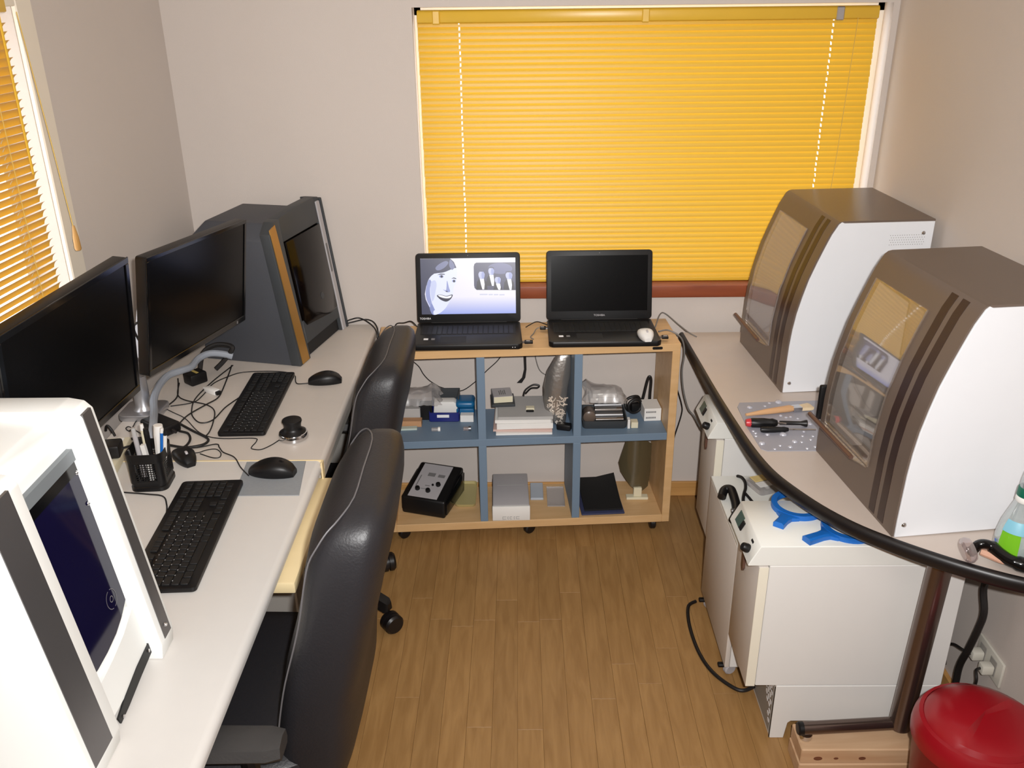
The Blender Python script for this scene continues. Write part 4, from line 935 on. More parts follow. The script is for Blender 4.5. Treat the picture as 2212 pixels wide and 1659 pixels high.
part('print', q, 'ink_grey', wb2)
rc = thing('cable_reel', 'black coiled charger between tray and printed white box', 'reel', (.408, 2.955, SZ + .002), 20)
part('coil', MB().tube([(.030 * math.cos(a), .012 + .004 * math.sin(3 * a), .034 + .030 * math.sin(a)) for a in [2 * math.pi * i / 24 for i in range(24)]], .0055, 8, closed=True).tube([(.026 * math.cos(a), -.002, .031 + .026 * math.sin(a)) for a in [2 * math.pi * i / 24 for i in range(24)]], .0055, 8, closed=True), 'cable_black', rc)
part('core', MB().box(-.016, .016, -.010, .016, .012, .044, .006, 2), 'black_plastic', rc)
solo('wrist_strap', MB().tube(smooth_path([(.437, 3.01, SZ + .006), (.446, 3.015, SZ + .04), (.458, 3.02, SZ + .10), (.466, 3.02, SZ + .118), (.472, 3.02, SZ + .10), (.470, 3.015, SZ + .05), (.470, 3.01, SZ + .006)], 5), .0055, 7), 'cable_black', 'black loop strap standing at the right rear compartment corner', 'strap')
# ------------------------------------------------------------------ bottom row
BZ = .0825
ct = thing('foot_controller', 'black control unit with a grey panel and knobs, lower left compartment', 'control unit', (-.322, 2.905, BZ), rz=-17)
cw = .165; pr_ = [(-.105, 0), (-.108, .018), (-.100, .066), (.085, .108), (.100, .100), (.098, .012), (.09, 0)]      # (y,z)
part('housing', MB().prism(pr_, 'x', -cw / 2, cw / 2, .008, 3), 'black_plastic', ct)
def onp(x_, s_, d=0): # point on the sloping panel: s runs 0..1 from the front edge to the rear
    return Vector((x_, -.097 + s_ * .18, .0675 + s_ * .0408 + d))
part('panel', MB().loft([[onp(-.062, .02, d), onp(.050, .02, d), onp(.050, .97, d), onp(-.062, .97, d)] for d in (0, .0018)]), 'drive_grey', ct, label='grey control panel')
PM = Matrix.Rotation(math.atan2(.0408, .18), 4, 'X')
for x_, s_ in ((-.038, .22), (.004, .20), (.030, .40)): part('knob', MB().lathe([(.0085, 0), (.0095, .003), (.008, .011), (.0, .012)], 10, M=Matrix.Translation(onp(x_, s_, .0016)) @ PM), 'black_plastic', ct)
part('knob', MB().lathe([(.004, 0), (.004, .005), (.0, .0055)], 10, M=Matrix.Translation(onp(.010, .38, .0016)) @ PM), 'black_plastic', ct)
q = MB()
for x0, x1, a, b_ in ((-.028, .0, .62, .72), (.012, .038, .62, .70), (-.053, -.049, .3, .62), (-.018, .0, .34, .36), (-.028, .004, .245, .26)): q.loft([[onp(x0, a, d), onp(x1, a, d), onp(x1, b_, d), onp(x0, b_, d)] for d in (.0017, .0022)])
part('print', q, 'ink_grey', ct)
part('side_cap', MB().prism([(-.095, .01), (-.09, .06), (.06, .092), (.094, .085), (.085, .012)], 'x', cw / 2 - .002, cw / 2 + .006, .003, 2), 'black_gloss', ct)
part('side_cap', MB().prism([(-.095, .01), (-.09, .06), (.06, .092), (.094, .085), (.085, .012)], 'x', -cw / 2 - .006, -cw / 2 + .002, .003, 2), 'black_gloss', ct)
solo('plastic_tray', MB().loft([[Vector((-.205 + x_ * s_, 2.945 + y_ * s_, BZ + z_)) for x_, y_ in rrect(.075, .17, .015, 4)] for z_, s_ in ((0, .97), (.002, .99), (.012, 1.02), (.012, .98), (.0025, .95))]), 'olive_tray', 'shallow olive yellow tray under the black control unit', 'tray')
dv = thing('disk_drive', 'grey tower drive with a white front, lower middle compartment', 'drive', (-.040, 2.885, BZ), 1.5)
part('casing', MB().box(-.064, .066, -.108, .118, .004, .060, .004, 2), 'drive_grey', dv)
part('side_groove', MB().box(-.0655, -.064, -.09, .11, .02, .024).box(-.0655, -.064, -.09, .11, .038, .042), 'ink_grey', dv)
part('front_panel', MB().box(-.066, .068, -.120, -.108, .002, .060, .003, 2), 'paper_white', dv)
q = MB()
for i, (a, b_) in enumerate(((-.030, -.017), (-.012, -.008), (-.004, .004), (.010, .014), (.018, .030))): q.box(a, b_, -.1206, -.1198, .009, .010).box(a, b_, -.1206, -.1198, .018, .019).box(a, a + .001, -.1206, -.1198, .009, .019)
part('print', q, 'ink_grey', dv)
part('top_groove', MB().box(-.048, .05, .03, .034, .0598, .0604), 'paper_grey', dv)  # thin grey line across the casing top
for s_ in (-1, 1): part('foot', MB().box(s_ * .05 - .008, s_ * .05 + .008, -.09, .1, 0, .005), 'black_rubber', dv)
bx('clear_case', 'pale blue flat case beside the grey drive', 'case', .034, .082, 2.905, 3.02, BZ, BZ + .010, 'pale_blue', .002)
bx('clear_case', 'thin clear sleeve lying flat before the right lower divider', 'sleeve', .095, .160, 2.86, 3.0, BZ, BZ + .004, 'poly_bag', .001)
tb = thing('tablet_sleeve', 'black tablet in a dark sleeve leaning low in the right compartment', 'tablet', (.290, 2.915, BZ), 4)
part('tray', MB().box(-.082, .074, -.112, .095, 0, .007, .003, 2), 'slate_blue', tb, label='dark blue tray')
rings = []
for i in range(7):
    u = i / 6; y_ = -.098 + .20 * u; lift_ = .010 + .018 * u
    rings.append([Vector((x_, y_, lift_ + dz + (.016 * max(0, (x_ - .01) / .06) * u ** 2))) for x_, dz in ((-.070, 0), (.0, 0), (.068, 0), (.068, .007), (.0, .007), (-.070, .007))])
part('tablet', MB().loft(rings), 'black_matte', tb)
vs = thing('face_visor', 'olive tinted curved visor plate leaning in the lower right corner', 'visor', (.425, 2.955, BZ))
out = [(-.040, .262), (.0, .268), (.050, .215), (.052, .095), (.045, .035), (.020, .022), (-.02, .045), (-.058, .098), (-.066, .132), (-.060, .165)]
def vy(x_): return -.030 + 9.0 * (x_ + .005) ** 2
b = bmesh.new(); A = [b.verts.new((x_, vy(x_) - z_ * .06, z_)) for x_, z_ in out]; f = b.faces.new(A)
bmesh.ops.triangulate(b, faces=[f]); bmesh.ops.subdivide_edges(b, edges=b.edges[:], cuts=2, use_grid_fill=True)
for v in b.verts: v.co.y = vy(v.co.x) - v.co.z * .06
ge = bmesh.ops.extrude_face_region(b, geom=b.faces[:])
for v in [g for g in ge['geom'] if isinstance(g, bmesh.types.BMVert)]: v.co.y += .002
part('plate', MB().bm(b), 'olive_visor', vs)
st_ = thing('display_stand', 'small ivory block stand under the olive visor', 'stand', (.428, 2.918, BZ))
part('foot', MB().box(-.040, .040, -.014, .014, 0, .010, .0015, 1), 'ivory', st_); part('post', MB().box(-.014, .016, -.006, .008, .010, .045, .0015, 1), 'ivory', st_)

# ================================================================== RIGHT TABLE
TZ = .70
def S_(x_, y_): return (x_ * 1.0177, y_ * 1.0177)
edge = [S_(*p) for p in ((.563, 2.962), (.574, 2.70), (.585, 2.45), (.598, 2.25), (.611, 2.104), (.629, 1.998), (.656, 1.920), (.700, 1.828), (.752, 1.752), (.809, 1.694), (.870, 1.643), (.940, 1.593), (1.024, 1.545), (1.16, 1.49))]
ee = [Vector((a, b_, 0)) for a, b_ in edge]; ep = [Vector((p.x, p.y)) for p in smooth_path(ee, 4)]
ep[-1].x = XR - .004
tb_ = thing('work_table', 'beige table with a curved front and thick black edge, carrying two milling units', 'table', (.9, 2.3, 0))
poly2 = [(p.x, p.y) for p in ep] + [(XR - .004, ep[0].y)]
part('table_top', MB().prism(poly2, 'z', TZ - .030, TZ), 'table_laminate', tb_, world=True)
rings = []
for i, p in enumerate(ep):
    t = (ep[min(i + 1, len(ep) - 1)] - ep[max(i - 1, 0)]).normalized(); nn = Vector((t.y, -t.x))
    rings.append([Vector((p.x + nn.x * d, p.y + nn.y * d, z)) for d, z in ((-.0005, TZ - .034), (.005, TZ - .0348), (.009, TZ - .0325), (.0122, TZ - .0285), (.0140, TZ - .0225), (.0145, TZ - .0165), (.0140, TZ - .0105), (.0122, TZ - .0048), (.009, TZ - .0008), (.005, TZ + .0012), (-.0005, TZ + .001))])
part('edge_band', MB().loft(rings), 'black_rubber', tb_, world=True)
for q_ in ((.625, 2.42), (.74, 1.93), (.83, 1.80)): part('edge_knob', MB().box(q_[0] - .012, q_[0] + .012, q_[1] - .012, q_[1] + .012, TZ - .052, TZ - .031, .006, 2), 'black_rubber', tb_, world=True)
part('under_bracket', MB().box(.872, .915, 1.76, 1.80, .632, TZ - .031, .002, 1), 'grey_plastic', tb_, world=True)
part('leg', MB().tube([(.965, 1.752, .668), (.950, 1.758, .115)], .027, 24), 'bronze_tube', tb_, world=True, label='bronze chrome tube leg')
part('leg_foot', MB().tube([(.695, 1.742, .122), (1.13, 1.772, .122)], .0165, 18), 'bronze_tube', tb_, world=True)
for x_, y_ in ((.712, 1.743), (1.11, 1.77)): part('glide', MB().lathe([(.012, .0915), (.016, .093), (.016, .105), (.008, .108)], 14, (x_, y_, 0)), 'chrome', tb_, world=True)
part('leg_foot_cap', MB().lathe([(.0, -.004), (.014, -.004), (.0172, .0), (.0172, .01)], 16, M=rot('Y', 90, (.692, 1.7418, .122))), 'black_plastic', tb_, world=True)
part('leg', MB().tube([(1.12, 2.90, TZ - .031), (1.12, 2.90, 0)], .024, 16), 'bronze_tube', tb_, world=True)
blk = thing('timber_block', 'pale pine boards on the floor under the table foot', 'timber', (.86, 1.745, 0))
for z_ in (0, .0455):
    part('board', MB().box(.690 + z_ * .05, 1.04, 1.700 + z_ * .06, 1.792, z_, z_ + .045, .003, 1), 'pine', blk, world=True)
for x_, y_, r_ in ((.735, 1.7024, .011), (.845, 1.7024, .009), (.78, 1.7024, .006)): part('knot', MB().prism([(x_ + r_ * math.cos(a), .062 + .55 * r_ * math.sin(a)) for a in [2 * math.pi * i / 14 for i in range(14)]], 'y', y_ - .0004, y_ + .001), 'knot', blk, world=True)

# ------------------------------------------------------------------ milling machines with curved hoods
PROF = [(0, 0), (0, .05), (.002, .104), (.004, .176), (.010, .222), (.018, .279), (.026, .304), (.0375, .35), (.054, .397), (.074, .449), (.087, .48), (.104, .510), (.112, .516), (.122, .518)]
def pxz(z):
    for (a, b_), (c_, d_) in zip(PROF[:-1], PROF[1:]):
        if b_ <= z <= d_: return a + (c_ - a) * (z - b_) / max(1e-6, d_ - b_)
    return PROF[-1][0]
def hood(label, loc, rz, depth, wid, glass, kz, near):
    t = thing('milling_unit', label, 'milling machine', loc, rz, group='white milling units on the beige table')
    zt = .518
    # hood skin with the window hole, thickness 5 mm
    zs = sorted(set([0, .04, .098, .12, .15, .2, .25, .3, .35, .4, .43, .458, .48, .497, .510, .516]))
    ys = [0, .150, .372, wid]; prof = [(pxz(z), z) for z in zs] + [(.122, .518), (depth, .518)]
    v = []; f = []; n = len(prof); m_ = len(ys)
    for off in (0, .005):
        for y in ys:
            for i, (x_, z) in enumerate(prof):
                a = prof[max(i - 1, 0)]; b_ = prof[min(i + 1, n - 1)]; tx, tz = b_[0] - a[0], b_[1] - a[1]; l_ = math.hypot(tx, tz)
                v.append((x_ + off * tz / l_, y, z - off * tx / l_))
    N0 = m_ * n
    hole = lambda i, j: j == 1 and .098 - 1e-6 <= prof[i][1] and prof[i + 1][1] <= .458 + 1e-6 and prof[i + 1][0] < .2
    for j in range(m_ - 1):
        for i in range(n - 1):
            if hole(i, j): continue
            a, b_, c_, d_ = j * n + i, j * n + i + 1, (j + 1) * n + i + 1, (j + 1) * n + i
            f.append((a, b_, c_, d_)); f.append((a + N0, d_ + N0, c_ + N0, b_ + N0))
    for i in range(n - 1):
        for j in (0, m_ - 1): f.append((j * n + i, j * n + i + 1, j * n + i + 1 + N0, j * n + i + N0))
        if hole(i, 1):
            for j in (1, 2): f.append((j * n + i, j * n + i + 1, j * n + i + 1 + N0, j * n + i + N0))
    for j in range(m_ - 1):
        for i in (0, n - 1): f.append((j * n + i, (j + 1) * n + i, (j + 1) * n + i + N0, j * n + i + N0))
    i0 = zs.index(.098); i1 = zs.index(.458)
    for i in (i0, i1): f.append((n + i, 2 * n + i, 2 * n + i + N0, n + i + N0))
    part('hood', MB().add(v, f), 'smoke_brown', t, label='smoky brown curved hood', sharp=25)
    # white end panels
    side = [(pxz(z) + .0052, z) for z in zs] + [(.124, .5128), (depth - .002, .5128), (depth - .002, .004)]
    e1 = part('end_panel', MB().prism(side, 'y', -.004, .008, .0012, 1), 'printer_white', t, label='white painted end panel')
    part('end_panel', MB().prism(side, 'y', wid - .008, wid + .004, .0012, 1), 'printer_white', t)
    part('back_panel', MB().box(depth - .006, depth, .008, wid - .008, .004, .512), 'printer_white', t)
    part('floor_pan', MB().box(.006, depth - .006, .008, wid - .008, .003, .012), 'charcoal_bezel', t)
    # inside: brown liner and a spindle that shows through the window
    part('liner', MB().box(.20, .204, .03, wid - .03, .012, .50), 'inner_brown', t)
    part('spindle', MB().lathe([(.024, .0), (.024, .16), (.014, .17), (.014, .21), (.006, .215), (.006, .24)], 20, M=rot('X', 180, (.135, .27, .47))), 'inner_grey', t)
    part('work_table', MB().box(.09, .19, .17, .35, .012, .12, .006, 2).box(.11, .17, .20, .32, .12, .17, .01, 2), 'smoke_dark', t)
    # clear window, a curved sheet just proud of the hood
    wz = [.094 + (.462 - .094) * i / 14 for i in range(15)]
    rings = []
    for z in wz: x_ = pxz(z); rings.append([Vector((x_ - .004, .144, z)), Vector((x_ - .004, .378, z)), Vector((x_ - .0005, .378, z)), Vector((x_ - .0005, .144, z))])
    gl = part('window_sheet', MB().loft(rings), glass, t, sharp=20)
    part('sheet_edge', MB().tube([(pxz(z) - .004, .378, z) for z in wz], .0016, 6), 'acrylic', gl); part('sheet_edge', MB().tube([(pxz(z) - .004, .144, z) for z in wz], .0014, 6), 'acrylic', gl)
    part('handle_bar', MB().tube([(-.020, .19, .096), (-.021, .43, .096)], .0058, 10), 'brown_handle', gl)
    part('handle_lip', MB().prism([(-.005, .144), (-.022, .19), (-.022, .43), (-.005, .378)], 'z', .0915, .0945), 'acrylic', gl)
    # two dark printed stripes following the hood
    for y0, y1 in ((.086, .112), (.044, .070)):
        rings = []
        for z in sorted(set(zs) | {.006}):
            if z < .006 or z > .511: continue
            x_ = pxz(z); rings.append([Vector((x_ - .0007, y0, z)), Vector((x_ - .0007, y1, z)), Vector((x_ + .001, y1, z)), Vector((x_ + .001, y0, z))])
        part('stripe', MB().loft(rings), 'smoke_dark', t, sharp=20)
    for x_, z in ((.022, .030), (depth - .04, .030), (depth - .03, .48)):
        part('screw', MB().lathe([(.0, .003), (.004, .0026), (.006, 0), (.006, -.001)], 12, M=rot('X', 90, (x_, -.004, z))), 'chrome', e1)
    vt = MB()
    for i in range(15):
        for j in range(5): vt.prism(circ(depth - .125 + i * .0068 + (j % 2) * .0034, .448 + j * .0068, .0011, 6), 'y', -.0044, -.0038)
    part('vent_holes', vt, 'ink_grey', e1, kind='stuff')
    if near: part('latch', MB().box(-.008, .014, wid + .002, wid + .016, .085, .178, .005, 2), 'black_plastic', t)
    t.scale = (1, 1, kz); return t
hood('white milling unit with a brown hood by the yellow blind, farther one', (.782, 2.501, TZ + .001), 4.0, .385, .42, 'acrylic_far', 1.0, False)
hood('white milling unit with a brown hood and clear window, nearer one', (.825, 1.725, TZ + .001), 6.6, .350, .41, 'acrylic', 1.04, True)

# ------------------------------------------------------------------ things on the beige table
mt = thing('rubber_mat', 'grey mat printed with water drops between the milling units', 'mat', (.72, 2.29, TZ))
part('sheet', MB().prism([(.642, 2.428), (.880, 2.440), (.805, 2.130), (.650, 2.130), (.636, 2.142), (.628, 2.28), (.630, 2.40)], 'z', TZ, TZ + .0018), 'droplet_mat', mt, world=True)
dr = [(.757, 2.43), (.74, 2.34), (.752, 2.328), (.766, 2.332), (.783, 2.32), (.808, 2.287), (.673, 2.224), (.646, 2.173), (.716, 2.224), (.736, 2.182), (.691, 2.159), (.716, 2.152), (.766, 2.213), (.777, 2.24), (.794, 2.212), (.782, 2.192), (.782, 2.151), (.672, 2.14), (.643, 2.232), (.640, 2.215), (.640, 2.245), (.665, 2.396), (.711, 2.403), (.729, 2.424), (.67, 2.40), (.758, 2.142), (.754, 2.179)]
big = {0: .0075, 1: .004, 7: .0065, 8: .0075, 9: .006, 11: .005, 6: .0045, 5: .005, 21: .006}
for i, (a, b_) in enumerate(dr):
    r_ = big.get(i, .0034) * 1.4; a, b_ = a * 1.0, b_ * 1.0
    part('drop', MB().lathe([(r_, TZ + .0018), (r_ * .85, TZ + .0018 + r_ * .3), (r_ * .4, TZ + .0018 + r_ * .5), (0, TZ + .0018 + r_ * .55)], 12, (a, b_, 0)), 'droplet', mt, world=True)
br = thing('paint_brush', 'wooden handled brush with cream bristles on the drop mat', 'brush', (.75, 2.36, TZ + .002), 14)
part('handle', MB().tube([(-.115, 0, .007), (-.05, 0, .009), (.02, 0, .010), (.034, 0, .008)], [.004, .0085, .0105, .007], 12), 'brush_wood', br)
part('ferrule', MB().loft([[Vector((x_, y_ * w_, .009 + z_ * h_)) for y_, z_ in ((-1, -1), (1, -1), (1, 1), (-1, 1))] for x_, w_, h_ in ((.030, .010, .006), (.056, .012, .005))]), 'chrome', br)
part('bristles', MB().loft([[Vector((x_, y_ * w_, .008 + z_ * h_)) for y_, z_ in ((-1, -1), (1, -1), (1, 1), (-1, 1))] for x_, w_, h_ in ((.054, .0115, .0045), (.085, .0145, .005), (.092, .013, .003))]), 'bristle', br)
def driver(label, loc, rz, capm, L_, r_, mm, blade):
    t = thing('screwdriver', label, 'screwdriver', loc, rz, group='tools on the drop mat')
    part('grip', MB().lathe([(.0, -L_ / 2), (r_ * .8, -L_ / 2), (r_, -L_ * .42), (r_ * 1.02, 0), (r_ * .86, L_ * .24), (r_ * .95, L_ * .34), (r_ * .6, L_ / 2), (.0, L_ / 2)], 10, M=rot('Y', 90, (0, 0, r_))), mm, t)
    if capm: part('end_cap', MB().lathe([(.0, -L_ / 2 - .012), (r_ * .7, -L_ / 2 - .011), (r_ * .88, -L_ / 2 - .002), (r_ * .86, -L_ / 2 + .003)], 12, M=rot('Y', 90, (0, 0, r_))), capm, t, label='red end cap')
    part('shaft', MB().tube([(L_ / 2, 0, r_), (L_ / 2 + blade, 0, r_ * .8)], .0028, 8), 'chrome', t)
    return t
driver('fat black screwdriver with a red end cap on the drop mat', (.672, 2.268, TZ + .002), -2, 'red_cap', .075, .0135, 'black_plastic', .025)
driver('slim black screwdriver nearest the camera on the drop mat', (.695, 2.236, TZ + .002), 0, None, .075, .0085, 'black_plastic', .075)
nu = thing('nut_driver', 'short black trumpet ended tool behind the red capped screwdriver', 'tool', (.755, 2.272, TZ + .002), -4)
part('body', MB().lathe([(.0, -.036), (.006, -.036), (.006, -.01), (.0055, .02), (.010, .034), (.010, .038), (.0, .038)], 14, M=rot('Y', 90, (0, 0, .010))), 'black_rubber', nu)

# spray bottle, small bottle and magnifier at the right
bt = thing('spray_bottle', 'clear bottle with green liquid label at the table right end', 'bottle', (1.055, 1.650, TZ))
part('body', MB().lathe([(.030, 0), (.040, .003), (.043, .02), (.042, .05), (.036, .085), (.026, .118), (.019, .14), (.017, .150)], 28), 'bottle_clear', bt)
part('liquid', MB().lathe([(.028, .004), (.038, .008), (.0395, .03), (.037, .06), (.034, .066), (.0, .066)], 28), 'paper_green', bt)
def wrap(prof, a0, a1, n=8):
    return MB().loft([[Vector((r_ * math.cos(R(a0 + (a1 - a0) * i / n)), r_ * math.sin(R(a0 + (a1 - a0) * i / n)), z_)) for i in range(n + 1)] + [Vector(((r_ - .001) * math.cos(R(a1 - (a1 - a0) * i / n)), (r_ - .001) * math.sin(R(a1 - (a1 - a0) * i / n)), z_)) for i in range(n + 1)] for r_, z_ in prof])
part('label', wrap([(.0425, .075), (.0385, .088), (.033, .100)], 195, 262), 'sky_label', bt)
part('label', wrap([(.0445, .028), (.0440, .05), (.0405, .075)], 195, 250), 'green_liquid', bt)
part('label_mark', wrap([(.0447, .034), (.0446, .038)], 180, 196).loft([[Vector((-.0446, -.002 + a, z_)), Vector((-.0446, .004 + a, z_)), Vector((-.0436, .004 + a, z_)), Vector((-.0436, -.002 + a, z_))] for a, z_ in ((-.006, .028), (-.002, .046))]), 'label_blue', bt)
part('collar', MB().lathe([(.0195, .138), (.021, .142), (.020, .150), (.0185, .152)], 24), 'paper_white', bt)
part('cap', MB().lathe([(.0185, .150), (.0205, .152), (.0195, .170), (.018, .172)], 24), 'green_cap', bt, label='dark green ring')
part('nozzle_cap', MB().lathe([(.0175, .172), (.0165, .19), (.013, .215), (.008, .222), (.0, .223)], 24), 'bottle_clear', bt)
sbm = thing('small_bottle', 'small white bottle in front of the green bottle', 'bottle', (1.105, 1.615, TZ))
part('body', MB().lathe([(.018, 0), (.024, .003), (.025, .02), (.024, .05), (.020, .066), (.010, .072), (.009, .082)], 24), 'white_plastic', sbm)
part('label', wrap([(.0258, .018), (.0256, .03), (.0250, .046)], 215, 275), 'label_blue', sbm); part('label', wrap([(.0259, .004), (.0258, .014)], 215, 280), 'green_liquid', sbm)
part('cap', MB().lathe([(.0105, .080), (.0105, .092), (.009, .094), (.0, .094)], 16), 'white_plastic', sbm)
mg = thing('hand_polisher', 'black curved handle tool with a clear head at the table edge', 'tool', (1.0, 1.602, TZ), 0)
part('handle', MB().tube(smooth_path([(.955, 1.632, TZ + .018), (.965, 1.628, TZ + .044), (.985, 1.622, TZ + .047), (1.005, 1.612, TZ + .032), (1.03, 1.598, TZ + .021), (1.08, 1.574, TZ + .018), (1.16, 1.545, TZ + .018)], 6), [.008] * 3 + [.0105] * 10 + [.0135] * 12 + [.0165] * 12, 14), 'black_gloss', mg, world=True)
part('head', MB().lathe([(.0, -.012), (.020, -.012), (.027, -.006), (.028, .002), (.024, .010), (.0, .012)], 24, M=rot('Y', 70, (.948, 1.632, TZ + .028))), 'clear_disc', mg, world=True)
part('hub', MB().lathe([(.0, 0), (.011, 0), (.011, .014), (.0, .014)], 14, M=rot('Y', 70, (.950, 1.632, TZ + .024))), 'marble_red', mg, world=True)
part('tan_piece', MB().tube(smooth_path([(.970, 1.624, TZ + .030), (.99, 1.613, TZ + .026), (1.014, 1.600, TZ + .016)], 4), [.007, .008, .0085, .0085, .0085, .008, .007, .005, .003], 10), 'skin_sand', mg, world=True)  # tan tapered piece beneath the arch of the handle

# ------------------------------------------------------------------ dust cabinets under the table
def cab(label, Y0, wid, X0, X1, rz, cable_top):
    """slim extraction cabinet: door face at X0, near side at Y0"""
    t = thing('dust_cabinet', label, 'cabinet', (X0, Y0, 0), rz, group='white dust cabinets under the table')
    D = X1 - X0
    part('body', MB().box(.020, D, 0, wid, .178, .548, .002, 1), 'cabinet_white', t)
    dr_ = part('door', MB().box(-.006, .0185, .0, wid, .176, .545, .003, 2), 'cabinet_door', t)
    part('door_edge', MB().box(-.0055, .018, -.0012, .001, .178, .543), 'door_edge_white', dr_)
    part('handle', MB().prism([(.115, .535), (.135, .535), (.135, .46), (.125, .445), (.115, .46)], 'x', -.013, -.005, .002, 2), 'brown_handle', dr_, label='brown recessed pull')
    # head with sloping control face
    hd_ = [(-.034, .549), (-.030, .560), (-.008, .605), (D, .605), (D, .549)]
    part('control_head', MB().prism(hd_, 'y', -.002, wid + .002, .002, 1), 'fascia_white', t)
    n = Vector((-.045, 0, .022)).normalized(); u = Vector((.022, 0, .045)).normalized()
    FM = Matrix(((0, u.x, n.x, -.0205), (-1, u.y, n.y, 0), (0, u.z, n.z, .580), (0, 0, 0, 1)))     # x along -y, y up the slope, z out
    def fp(x0, x1, y0, y1, d, m, nm, lab=None):
        q = MB().box(x0, x1, y0, y1, -.001, d, .0006, 1); q.v = [tuple(FM @ Vector(v)) for v in q.v]; part(nm, q, m, t, label=lab)
    fp(-.178, -.138, -.015, .017, .0012, 'lcd_green', 'display', 'dark green display')
    fp(-.135, -.120, -.012, .012, .0035, 'black_plastic', 'rocker_switch')
    fp(-.052, -.036, .008, .014, .0012, 'ink_black', 'marking')
    k = MB().lathe([(.011, 0), (.012, .004), (.0105, .016), (.009, .018), (.0, .018)], 18); k.v = [tuple(FM @ Vector((v[0] - .040, v[1] - .010, v[2]))) for v in k.v]
    part('knob', k, 'black_plastic', t)
    # plinth with perforated front and cut-out foot
    part('plinth', MB().prism([(.075, .0), (.075, .176), (D, .176), (D, .06), (.125, .058), (.118, .052), (.112, .0)], 'y', 0, wid, .0015, 1), 'cabinet_white', t)
    v = MB()
    for i in range(9):
        z_ = .160 - i * .0155
        for j in range(max(1, 7 - i)): v.box(.0728, .0738, .018 + j * .020 + (i % 2) * .009, .029 + j * .020 + (i % 2) * .009, z_, z_ + .009)
    part('vent_holes', v, 'print_white', t, kind='stuff')  # white boxes put light showing through the perforations into the colour
    part('vent_plate', MB().box(.0738, .0755, .012, wid - .01, .012, .172), 'grey_panel', t)
    part('plinth_gap', MB().box(.0735, .078, .002, .006, .0, .17), 'ink_black', t)
    for y_ in (.03, wid - .03): part('wheel', MB().lathe([(.0, -.010), (.016, -.010), (.018, -.006), (.018, .006), (.016, .010), (.0, .010)], 14, M=rot('X', 90, (D - .06, y_, .018))), 'black_rubber', t)
    return t
cab('white dust cabinet nearest the camera with two blue rings on top', 1.832, .205, .578, 1.075, 0.0, True)
cab('white dust cabinet next to the shelf, farthest of the three', 2.492, .205, .606, 1.08, 0.0, False)
mc = thing('compressor_cabinet', 'plain white cabinet with a black hook, between the two control cabinets', 'cabinet', (.578, 2.05, 0), 0)
part('body', MB().box(.012, .48, .0, .36, .046, .452, .002, 1), 'cabinet_white', mc)
part('door', MB().box(-.003, .011, .0, .36, .046, .452, .0025, 2), 'cabinet_door', mc)
part('lid', MB().box(-.003, .482, -.001, .361, .453, .466, .002, 1), 'fascia_white', mc)
for x_, y_ in ((.02, .03), (.02, .33), (.44, .03), (.44, .33)):
    c_ = part('caster', MB().lathe([(.0, -.009), (.015, -.009), (.019, -.005), (.019, .005), (.015, .009), (.0, .009)], 16, M=Matrix.Translation((x_, y_, .0192)) @ Matrix.Rotation(R(25), 4, 'Z') @ Matrix.Rotation(R(90), 4, 'X')), 'drive_grey', mc)
    part('caster_fork', MB().box(x_ - .012, x_ + .012, y_ - .012, y_ + .012, .032, .0465, .002, 1), 'steel', c_); part('brake_pedal', MB().box(x_ - .034, x_ - .008, y_ - .008, y_ + .008, .026, .036, .002, 1), 'black_plastic', c_)
# hook, hose cable, bag and rings lying on the cabinets
hk = [(.575, 2.262, .481), (.588, 2.288, .490), (.604, 2.283, .494), (.606, 2.25, .492), (.603, 2.202, .488), (.594, 2.165, .484), (.580, 2.138, .481)]
h_ = thing('black_hook', 'thick black bent handle lying on the plain white cabinet', 'handle', (.60, 2.22, .466))
part('grip', MB().tube(smooth_path(hk, 5), .0125, 12), 'black_plastic', h_, world=True)
part('pivot', MB().lathe([(.0, -.014), (.006, -.014), (.007, 0), (.006, .014), (.0, .014)], 12, M=rot('Y', 90, (.597, 2.175, .490))), 'steel', h_, world=True)
cable('air_hose', [(.650, 2.398, .472), (.660, 2.384, .475), (.664, 2.36, .474), (.658, 2.325, .473), (.648, 2.298, .472), (.638, 2.266, .471), (.634, 2.240, .470)], .0048, 'cable_black', 'black hose lying on the plain white cabinet, main run')
cable('air_hose', [(.650, 2.299, .473), (.656, 2.276, .472), (.661, 2.255, .471), (.668, 2.236, .470)], .0042, 'cable_black', 'short black hose branching from the main hose on the cabinet')
pkt = thing('parts_bag', 'clear packet with golden tape beside the hose on the white cabinet', 'bag', (.715, 2.345, .4665), 20)
part('film', MB().loft([[Vector((x_ * s_, y_ * s_, z_)) for x_, y_ in rrect(.085, .10, .012, 4)] for z_, s_ in ((0, .9), (.004, 1), (.012, .86), (.016, .5))]), 'poly_bag', pkt)
part('tape', MB().box(-.025, .022, .004, .036, .0165, .0185, .0005, 1), 'tape_gold', pkt); part('label', MB().box(-.028, .018, -.026, .002, .0160, .0172, .0005, 1), 'paper_white', pkt); part('contents', MB().lathe([(.008, .004), (.009, .006), (.009, .013), (.005, .015)], 12, (.004, -.014, 0)), 'white_plastic', pkt)
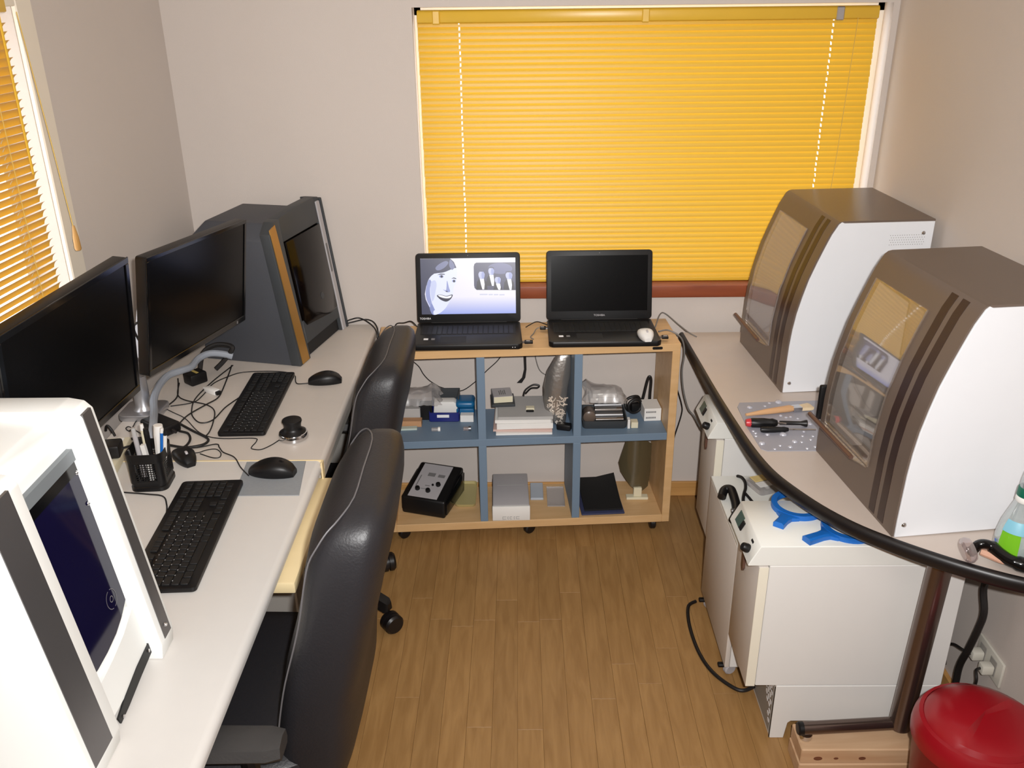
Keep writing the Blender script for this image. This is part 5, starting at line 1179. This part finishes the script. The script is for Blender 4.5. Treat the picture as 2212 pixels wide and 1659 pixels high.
def ring(label, c, r0, ang, L_, z):
    t = thing('ring_wrench', label, 'wrench', (c[0], c[1], z), 0, group='blue ring wrenches on the near cabinet')
    n = 40; pts = [(r0 * math.cos(2 * math.pi * i / n), r0 * math.sin(2 * math.pi * i / n), .007) for i in range(n)]
    part('ring', MB().loft([[Vector((r * math.cos(2 * math.pi * i / n), r * math.sin(2 * math.pi * i / n), zz)) for r, zz in ((r0 - .008, 0), (r0 + .006, 0), (r0 + .006, .014), (r0 - .008, .014))] for i in range(n)], closed=True, caps=False), 'tool_blue', t)
    a = R(ang); d = Vector((math.cos(a), math.sin(a), 0)); p = Vector((-d.y, d.x, 0))
    part('handle', MB().loft([[d * s_ + p * w_ * k_ + Vector((0, 0, zz)) for k_, zz in ((-1, 0), (1, 0), (1, h2), (.6, h2 + .004), (-.6, h2 + .004), (-1, h2))] for s_, w_, h2 in ((r0 + .001, .030, .008), (r0 + .014, .016, .010), (r0 + .03, .013, .011), (r0 + L_, .0135, .012))]), 'tool_blue', t)
    lug = Vector((math.cos(a + 2.0), math.sin(a + 2.0), 0))
    part('lug', MB().box(-.007, .007, -.005, .006, 0, .014, .002, 1, M=Matrix.Translation(lug * (r0 + .008))), 'tool_blue', t)
    return t
ring('blue ring wrench lying farther back on the near dust cabinet', (.705, 2.005), .060, 232, .060, .6052)
ring('blue ring wrench lying at the front of the near dust cabinet', (.802, 1.904), .060, 206, .075, .6052)
# cables by the cabinets
cable('power_cable', [(.560, 2.405, .006), (.532, 2.38, .005), (.52, 2.30, .005), (.522, 2.20, .005), (.535, 2.12, .005), (.56, 2.06, .005), (.60, 2.01, .006), (.625, 1.998, .010), (.648, 1.992, .030)], .0055, 'cable_black', 'thick black cable curving on the floor beside the cabinets', n=9)
cable('power_cable', [(1.12, 1.66, .66), (1.12, 1.78, .56), (1.122, 1.83, .49), (1.125, 1.81, .425), (1.122, 1.812, .371), (1.12, 1.828, .295), (1.12, 1.848, .225), (1.118, 1.845, .14), (1.10, 1.84, .02)], .0085, 'cable_black', 'thick black cable hanging down under the table right end', n=9)
ol = thing('wall_outlet', 'pale double outlet on the right wall under the table', 'outlet', (XR, 1.835, .255))
part('plate', MB().box(-.008, 0, -.062, .062, -.036, .036, .003, 2), 'outlet_ivory', ol)
for y_ in (.032, -.022): part('socket', MB().box(-.0095, -.007, y_ - .016, y_ + .016, -.022, .022, .001, 1), 'grey_panel', ol)
for k, (y_, lab) in enumerate(((1.865, 'pale plug in the outlet half nearer the cabinet'), (1.812, 'pale plug in the outlet half away from the cabinet'))):
    p_ = thing('wall_plug', lab, 'plug', (XR - .0096, y_, .250), 0, group='plugs in the wall outlet')
    part('body', MB().box(-.030, 0, -.013, .013, -.013, .013, .004, 2), 'outlet_ivory', p_)
    part('cord', MB().tube(smooth_path([(-.028, 0, 0), (-.045, .012 if k == 0 else -.012, .004), (-.050, .05 if k == 0 else -.03, -.01), (-.045, .085 if k == 0 else -.022, -.05), (-.03, .10 if k == 0 else -.01, -.12)], 5), .0035, 8), 'cable_black', p_)

# red swing lid bin
bn = thing('waste_bin', 'red plastic bin with a swing lid in the lower right corner', 'bin', (.997, 1.515, 0))
part('bucket', MB().lathe([(.0, .0), (.098, .0), (.104, .004), (.128, .285), (.132, .288), (.132, .300), (.124, .300), (.100, .01), (.0, .01)], 40), 'bin_red_dark', bn)
dome = [(.1345, .286), (.1355, .300), (.132, .318), (.120, .338), (.098, .352), (.07, .358)]
part('lid_rim', MB().lathe([(.1345, .286), (.1355, .302), (.1325, .320), (.124, .334), (.116, .336), (.124, .318), (.126, .29)], 40, caps=False), 'bin_red', bn)
fl_ = []
for r_, z_ in ((.118, .331), (.108, .346), (.085, .358), (.055, .3645), (.0, .367)):
    fl_.append([Vector((r_ * math.cos(2 * math.pi * j / 36), r_ * math.sin(2 * math.pi * j / 36), z_ - (.012 if r_ < .09 and math.cos(2 * math.pi * j / 36 - 2.2) < -.2 else 0) * (.5 if r_ > .06 else 1))) for j in range(36)])
part('swing_flap', MB().loft(fl_), 'bin_red', bn)
bn.scale = (1.03, 1.0, 1.08)
